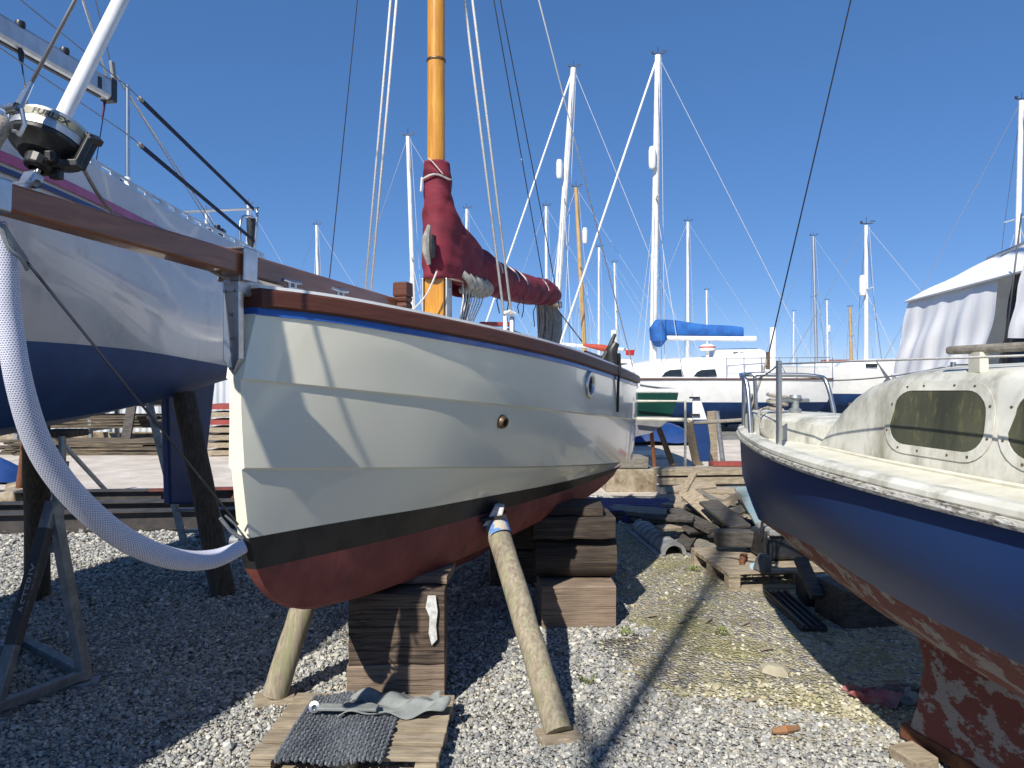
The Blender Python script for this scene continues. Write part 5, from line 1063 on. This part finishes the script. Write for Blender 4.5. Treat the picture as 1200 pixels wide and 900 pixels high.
for i, (px, l) in enumerate(((8, 'grey concrete kerb lump at the far left edge'), (25, 'second concrete lump beside the rusty prop'), (30, 'dark concrete lump in front of the rusty prop'))):
    c = G(px, 596 - 5 * i, 0); tag(MB().box(c + V(0, 0, .11), (.45, .3, .22), jit=.03, taper=.8).build('concrete_block', CONC, bevel=.02), l, 'concrete block', 'concrete lumps by the beams')

# ================================================================ MIDDLE CLUTTER between the boats
def plank(label, a, b, wd=.14, th=.03, m=PLANK, cat='plank', name='plank', up=(0, 0, 1), group='boards heaped in the pile'):
    return tag(MB().bar(a, b, wd, th, up=up).build(name, m, bevel=.003), label, cat, group)
pallet('pallet', 'weathered wooden pallet lying before the heap of planks', (2.28, 6.05), 6, PLANK, (1.25, .85, .15), missing=())
pallet('pallet', 'purple blue painted pallet left behind the heap of planks', (1.35, 8.6), -4, PLANKP, (1.2, .9, .14))
tag(MB().prism([(.98, 8.12, .06), (1.12, 8.12, .06), (1.1, 8.12, .15), (.93, 8.12, .15)], V(0, -.015, 0)).build('lilac_block', LILAC), 'lilac painted wood scrap fixed low at the purple pallet', 'wood scrap')
pile = [  # px0,py0,z0, px1,py1,z1, width, thick, mat, label
 (800, 603, .12, 905, 640, .10, .2, .04, PLANKG, 'grey board slanting across the left of the heap'),
 (812, 590, .32, 862, 612, .25, .22, .04, PLANKD, 'charred board lying on the heap top left'),
 (788, 598, .3, 838, 622, .2, .16, .05, PLANKD, 'charred stub pointing left out of the heap'),
 (830, 588, .42, 868, 618, .3, .2, .03, PLANKD, 'wide charred board propped in the heap middle'),
 (800, 572, .22, 900, 578, .22, .16, .03, PLANK, 'pale yellow plank across the back of the heap'),
 (780, 575, .3, 838, 568, .38, .16, .03, PLANK, 'pale plank pointing up at the heap back'),
 (770, 585, .12, 880, 582, .16, .2, .03, PLANK, 'long tan plank behind the heap'),
 (715, 596, .12, 800, 604, .16, .2, .05, PLANKG, 'long grey plank left of the heap over gravel'),
 (720, 603, .06, 795, 610, .08, .15, .05, PLANKG, 'lower grey plank left of the heap'),
 (845, 582, .35, 905, 600, .3, .14, .03, PLANK, 'orange brown plank at the heap top right'),
 (790, 630, .05, 850, 645, .05, .18, .04, PLANKG, 'mossy board in front of the heap, behind the pallet'),
 (868, 572, .5, 898, 622, .22, .13, .03, PLANKB, 'flaking pale blue plank standing out of the heap'),
 (885, 592, .3, 945, 600, .3, .2, .04, PLANK, 'brown plank going under the navy bow'),
 (820, 612, .1, 800, 640, .08, .14, .05, PLANKD, 'dark short board at the heap\'s left foot'),
 (860, 600, .3, 900, 586, .38, .12, .03, PLANKG, 'thin grey slat on top of the heap'),
]
for i, (x0_, y0_, z0_, x1_, y1_, z1_, wd, th, m, l) in enumerate(pile):
    plank(l, G(x0_, y0_, z0_), G(x1_, y1_, z1_), wd, th, m, up=(random.uniform(-.2, .2), -.3, 1))
for i in range(52):
    a = V(random.uniform(1.75, 3.1), random.uniform(6.75, 8.6), random.uniform(.02, .30)); d = V(random.uniform(-1, 1), random.uniform(-.7, .7), random.uniform(-.12, .12)).normalized() * random.uniform(.3, .6)
    mo = (PLANK, PLANKG, PLANKD, PLANK)[i % 4]
    plank({PLANK: 'broken pale brown offcut', PLANKG: 'broken grey offcut', PLANKD: 'broken blackened offcut'}[mo] + ' among the boards of the heap', a, a + d, random.uniform(.08, .18), .03, mo, name='offcut', up=(random.uniform(-.5, .5), -.3, 1), group='offcuts in the heap')
tag(MB().bar(G(838, 630, .27), G(932, 632, .27), .13, .14).build('black_beam', PLANKD, bevel=.012), 'thick black beam lying across the front of the heap', 'beam')
cb_ = thing('concrete_channel', 'small U shaped concrete piece standing in the heap', 'concrete channel', G(861, 618, 0))
c = P(862, 600, 7.4); Mx = Matrix.Rotation(R(-35), 3, 'Y')
for nm, q, s_ in (('back', (0, 0, .13), (.28, .12, .05)), ('side', (-.12, 0, 0), (.05, .12, .22)), ('side', (.12, 0, 0), (.05, .12, .22))): MB().box(c + Mx @ V(*q), s_, M=Mx).build(nm, CONC, cb_, bevel=.006)
# ribbed plastic cable cover (half pipe)
hp = thing('half_pipe_cover', 'ribbed grey plastic half pipe lying on gravel left of the pallet', 'pipe cover', G(770, 640, 0))
a, b = G(752, 622, .0), G(790, 652, .0); dh = (b - a).normalized(); sdv = V(-dh.y, dh.x, 0); rows = []
for i in range(61):
    u = i / 60; rr = .105 + (.012 if (i % 8) in (0, 1) else 0); rows.append([a.lerp(b, u) + sdv * math.cos(t) * rr + V(0, 0, .015 + math.sin(t) * rr) for t in np.linspace(0, math.pi, 15)])
MB().grid(rows).build('ribbed_shell', GREYP, hp, smooth=True, angle=35, solid=.012)
for s_ in (1, -1): MB().bar(a + sdv * .135 * s_ + V(0, 0, .01), b + sdv * .135 * s_ + V(0, 0, .01), .06, .012).build('flange', GREYP, hp)
mb = MB(); rows = [[b + dh * .002 + sdv * math.cos(t) * rr + V(0, 0, .015 + math.sin(t) * rr) for t in np.linspace(0, math.pi, 15)] for rr in (.085, .12)]; mb.grid(rows).build('end_rim', GREYP, hp, solid=.02)
# crate-like tub, grey lump, small litter on the pallet
tub = thing('black_tub', 'black plastic tub with wire handle on the sunny pallet\'s shaded end', 'tub', G(915, 668, .15))
c = P(918, 652, 6.1); c.z = .27; MB().box(c, (.52, .4, .22), R(5), taper=.85).build('tub_body', BLKPL, tub, bevel=.03); MB().tube([c + V(-.24, -.15, .06), c + V(-.22, -.16, .24), c + V(-.05, -.17, .27), c + V(.12, -.16, .24), c + V(.2, -.15, .1)], .012, 6, smoothpath=4).build('tub_handle', BLKPL, tub, smooth=True)
for k in range(3): MB().bar(c + V(-.2, -.2 + .14 * k, .12), c + V(.22, -.18 + .14 * k, .12), .06, .05).build('tub_rib', GREYP, tub, bevel=.01)
tag(MB().lathe([(.001, .13), (.05, .12), (.065, .07), (.07, 0)], G(893, 668, .15), (.2, 0, 1), 14).build('grey_bucket', mat('dark_grey_plastic', (.10, .10, .10), .6), smooth=True), 'rounded grey plastic bucket upturned beside the black tub', 'bucket')
tag(MB().tube([G(869, 660, .16), G(871, 652, .19), G(875, 650, .17)], [.02, .03, .01], 8).build('crumpled_can', RUST, smooth=True), 'crumpled brown can standing on the sunny pallet', 'can')
tag(MB().tube([G(882, 664, .17), G(890, 660, .18)], [.028, .02], 10).build('plastic_bottle', mat('pale_blue_plastic', (.4, .55, .65), .3), smooth=True), 'pale blue plastic bottle lying beside the upturned bucket', 'bottle')
bl = thing('plastic_block', 'black hollow plastic block in the shade beyond the black channel', 'block', G(968, 705, 0))
MB().box(G(972, 706, 0) + V(0, 0, .09), (.42, .28, .18), R(-8)).build('block_body', BLKPL, bl, bevel=.012)
for k in (-1, 1): MB().lathe([(.035, 0), (.035, .006), (.026, .006), (.026, 0)], G(972, 706, 0) + V(.1 * k, -.04, .182), (0, 0, 1), 14).build('block_hole', GREYP, bl, smooth=True)
plank('dark strut leaning from the plastic block to the heap', G(958, 700, .15), G(938, 655, .35), .09, .05, PLANKD)
ch = thing('black_channel', 'long ribbed black plastic channel lying on dirt in the navy boat\'s shadow', 'channel', G(935, 715, 0))
a, b = G(908, 695, .02), G(955, 738, .02)
MB().bar(a, b, .17, .02).build('base', BLKPL, ch)
for k in range(4): o_ = V(-.07 + .047 * k, 0, .018); MB().bar(a + o_, b + o_, .012, .022).build('rib', BLKPL, ch)
# posts and blocks further back
def post(label, a, b, r, m, name='post'): return tag(MB().tube([a, b], r, 10).build(name, m, smooth=True), label, 'post')
post('rusty steel post standing beside the cream boat\'s stern', G(768, 556, 0), P(763, 502, 12), .035, RUST)
gp = thing('grey_pole', 'galvanised pole with round base plate, left of the navy bow', 'pole', G(851, 576, 0)); a = G(851, 574, 0); MB().tube([a, P(840, 482, a.y)], .035, 12).build('tube', GALV, gp, smooth=True); MB().lathe([(.001, .03), (.07, .03), (.08, 0)], a, (0, 0, 1), 16).build('base', GALV, gp, smooth=True)
plank('pale plank leaning upright left of the grey pole', G(836, 552, 0), P(834, 482, 12.4), .16, .04, PLANK, group='planks leaning by the green boat', up=(0, -1, 0))
plank('tan plank leaning beside the blue rudder', G(818, 546, 0), P(807, 494, 12.5), .18, .04, PLANK, group='planks leaning by the green boat', up=(0, -1, 0))
for i, (px, py, w_, h_, l, m) in enumerate(((745, 578, .62, .34, 'large mossy concrete block left behind the heap', CONC), (722, 578, .3, .3, 'darker concrete block against the cream quarter', CONC), (722, 556, .8, .16, 'flat wooden block on the dark concrete block', PLANKG))):
    c = G(px, py, 0); 
    if i == 2: c = G(728, 578, 0); c.z = .345
    tag(MB().box(c + V(0, .3, h_ / 2), (w_, .5, h_), R(4), jit=.008).build('yard_block', m, bevel=.015), l, 'block', 'blocks behind the cream boat')
for k, (z, y_, l, m) in enumerate(((.1, 9.95, 'pale blue lowest beam of the long board stack at the road edge', GALV), (.22, 10.0, 'middle tan beam of the long board stack at the road edge', PLANK), (.34, 10.05, 'top tan beam of the long board stack at the road edge', PLANK))):
    tag(MB().bar((2.05, y_, z), (4.9, y_ + .25, z), .3, .09).build('long_beam', m, bevel=.006), l, 'beam', 'long beams stacked by the road')
tag(MB().bar((2.9, 10.3, .42), (3.5, 10.3, .42), .2, .05).build('red_board', mat('red_board', (.3, .06, .05), .8)), 'short red board lying on the long beams', 'board')
tag(MB().box((2.4, 14.9, .05), (1.7, .9, .06)).build('white_panel', WPAINT), 'white panel lying flat on the road beneath the green boat', 'panel')
bd = MB(); rows = []
for i in range(16):
    u = i / 15; rows.append([V(1.9 + 2.6 * u, 17 + 1.3 * v, 0.1 + .5 * math.sin(math.pi * u) ** .5 * math.sin(math.pi * v) ** .6 + .03 * math.sin(14 * u + 5 * v)) for v in np.linspace(0, 1, 12)])
tag(bd.grid(rows).build('covered_dinghy', TARPB, smooth=True), 'dinghy under a bright blue tarpaulin in the shade beyond the green boat', 'dinghy')
# far land
mb = MB(); rows = [[], []]
for i in range(160):
    x = -500 + 1000 * i / 159; rows[0].append(V(x, 420, -1)); rows[1].append(V(x, 420, 4.5 + 2 * math.sin(i * .7) * math.sin(i * .23) + random.uniform(-.8, .8)))
r2 = [p + V(0, 40, 0) for p in rows[1]]; o = mb.grid(rows + [r2]).build('hills', HEDGE); struct(o)
for i, (px, w_, l) in enumerate(((862, 12, 'distant low house with red roof beyond the motor sailer'), (984, 10, 'distant low house with red roof beyond the small wooden mast'), (700, 12, 'distant low house with red roof beyond the green boat'))):
    X = (px - 600) / F * 200; t = thing('house', l, 'house', (X, 200, 0), 'distant houses'); MB().box((X, 200, 2), (w_, 7, 4)).build('wall', WHITE, t); MB().prism([(X - w_ / 2 - .4, 196.2, 4), (X + w_ / 2 + .4, 196.2, 4), (X + w_ / 2 - 1, 200, 6.2), (X - w_ / 2 + 1, 200, 6.2)], V(0, 3, 0)).build('roof', ROOFR, t)

# ================================================================ FOREGROUND
pallet('pallet', 'pale pallet with a woven mat on it, at the foot of the front timber stack', (-.70, 3.27), -2, PLANK, (.80, .62, .10), nb=5)
rows = []
for i in range(61):
    u = i / 60; rows.append([V(-.93 + .38 * u + .13 * (1 - v) - .12 * (1 - v) * 0 - .10 * (1 - v), 2.93 + .60 * v, .112 + .010 * math.sin(u * 9 + v * 4) + .006 * math.sin(i * 1.57) * math.cos(j * 1.57)) for j, v in enumerate(np.linspace(0, 1, 91))])
mt_ = MB()
for i in range(26):
    p = []
    for j in range(91):
        v = j / 90; p.append(V(-.97 + .43 * i / 25 + .006 * math.sin(j * 1.1 + i * math.pi), 2.90 + .62 * v, .116 + .010 * math.sin(i * .35 + v * 4) + .005 * math.cos(j * 1.1 + i * math.pi)))
    mt_.tube(p, .0085, 5)
tag(mt_.build('woven_mat', MATTEX, smooth=True), 'grey woven rope mat draped over the front pallet', 'mat')
rows = []
for i in range(31):
    u = i / 30; rows.append([V(-.80 + .48 * u + .03 * math.sin(5 * v), 3.24 + .24 * v * (1 - .25 * u) + .06 * u, .135 + .018 * math.sin(7 * u + 6 * v) + .012 * math.sin(17 * u - 9 * v) + .02 * math.exp(-((v - .3) / .08) ** 2)) for v in np.linspace(0, 1, 22)])
tag(MB().grid(rows).build('grey_cloth', CLOTHG, smooth=True, solid=.004), 'crumpled grey cloth lying on the woven mat', 'cloth')
sr = thing('rolled_strap', 'grey webbing strap end with round steel buckle on the front pallet', 'strap', (-.9, 3.3, .13)); MB().bar((-.90, 3.30, .155), (-.62, 3.27, .165), .05, .015).build('strap', CLOTHG, sr, bevel=.004); MB().lathe([(.012, -.01), (.026, -.008), (.026, .008), (.012, .01)], (-.92, 3.3, .155), (0, -1, .4), 14).build('buckle', STEEL, sr, smooth=True)
def crumple(name, label, c, sx, sy, m, seed, cat='cloth'):
    rows = []
    for i in range(22):
        u = i / 21; rows.append([V(c[0] + sx * (u - .5) + .03 * math.sin(9 * v + seed), c[1] + sy * (v - .5) + .04 * math.sin(8 * u + seed), c[2] + .03 + .035 * math.sin(9 * u + 4 * v + seed) * math.sin(3.1 * v) + .015 * math.sin(23 * u + 11 * v)) for v in np.linspace(0, 1, 14)])
    return tag(MB().grid(rows).build(name, m, smooth=True, solid=.004), label, cat)
crumple('pink_cloth', 'faded pink rag lying in the navy boat\'s shade', G(1030, 822, 0), .26, .16, CLOTHP, 1.0)
crumple('grey_rag', 'grey rag beside the pink one near the red keel', G(1065, 820, 0), .22, .14, CLOTHG, 2.4)
tag(MB().lathe([(.001, .05), (.05, .045), (.085, .02), (.09, 0)], G(908, 788, 0), (.1, .1, 1), 7).build('rock', mat('pale_rock', (.42, .38, .28), .9, bump=.3)), 'pale rock lying alone on the gravel below the black channel', 'rock')
tag(MB().tube([G(905, 857, .02), G(920, 855, .03), G(936, 853, .02)], [.012, .02, .012], 8).build('rusty_fitting', mat('orange_rust', (.35, .14, .05), .9, (.2, .15, .1), 30)), 'small rusty orange fitting lying on the gravel', 'fitting')
tag(MB().box(G(1072, 888, .03), (.12, .14, .06), R(20), jit=.01).build('wooden_chock', PLANK, bevel=.006), 'small pale wooden chock under the front of the red keel', 'chock')
for i, (px, py) in enumerate(((318, 716), (396, 712))):
    a = P(px, py, 4.9); tag(MB().tube([a, V(a.x + .0, 4.95, .02)], .015, 8).build('trestle_leg', GALV, smooth=True), ('left' if i == 0 else 'right') + ' slim metal trestle leg glimpsed beneath the cream boat\'s bow', 'trestle leg', 'trestle legs under the bow')
for i in range(14):
    x, y = random.uniform(.9, 2.6), random.uniform(3.4, 5.2); a = random.uniform(0, 3)
    tag(MB().bar((x, y, .02), (x + .09 * math.cos(a), y + .09 * math.sin(a), .022), .018, .008).build('wood_chip', PLANK), 'small pale wood splinter on the dirt path', 'wood chip', 'splinters on the path')

FB('sailing_boat', 'boat whose mast, out of the picture, throws the long thin shadow across the gravel', -5, (1165, 1165), 2200, 90, 7.5, mw=.06, bmax=1.1, lite=True, cabin=False)

LEAF = mat('weed_leaf', (.10, .15, .03), .7, (.17, .19, .05), 30); STRAW = mat('dry_stem', (.38, .31, .16), .8)
for i, (px, py, n, l) in enumerate(((812, 668, 40, 'small green weed tuft growing at the corner of the sunny pallet'), (735, 742, 30, 'small yellowing weed by the sunlit foot of the rear timber stack'), (690, 800, 16, 'tiny weed in the gravel near the shadow line'), (532, 655, 26, 'pale lichen tuft beneath the keel between the stacks'), (845, 742, 22, 'tiny weed on the dirt path below the pallet'))):
    c = G(px, py, .01); mb = MB()
    for k in range(n):
        a = random.uniform(0, 6.28); l1 = random.uniform(.015, .05); h = random.uniform(.01, .04); d = V(math.cos(a), math.sin(a), 0); q = V(-d.y, d.x, 0) * .006
        o_ = c + V(random.uniform(-.04, .04), random.uniform(-.05, .05), 0); mb.add([o_, o_ + d * l1 * .5 + q + V(0, 0, h), o_ + d * l1 + V(0, 0, h * .6), o_ + d * l1 * .5 - q + V(0, 0, h)], [(0, 1, 2, 3)])
    tag(mb.build('weed', LEAF if i != 3 else STRAW), l, 'plant')
for i in range(26):
    x, y = random.uniform(-1.8, 2.6), random.uniform(2.8, 5.4); a = random.uniform(0, 3); L_ = random.uniform(.05, .16)
    tag(MB().tube([(x, y, .022), (x + L_ * .5 * math.cos(a), y + L_ * .5 * math.sin(a), .03), (x + L_ * math.cos(a + .2), y + L_ * math.sin(a + .2), .022)], .0025, 5).build('twig', STRAW), 'thin dry twig lying on the ground', 'twig', 'twigs on the ground')
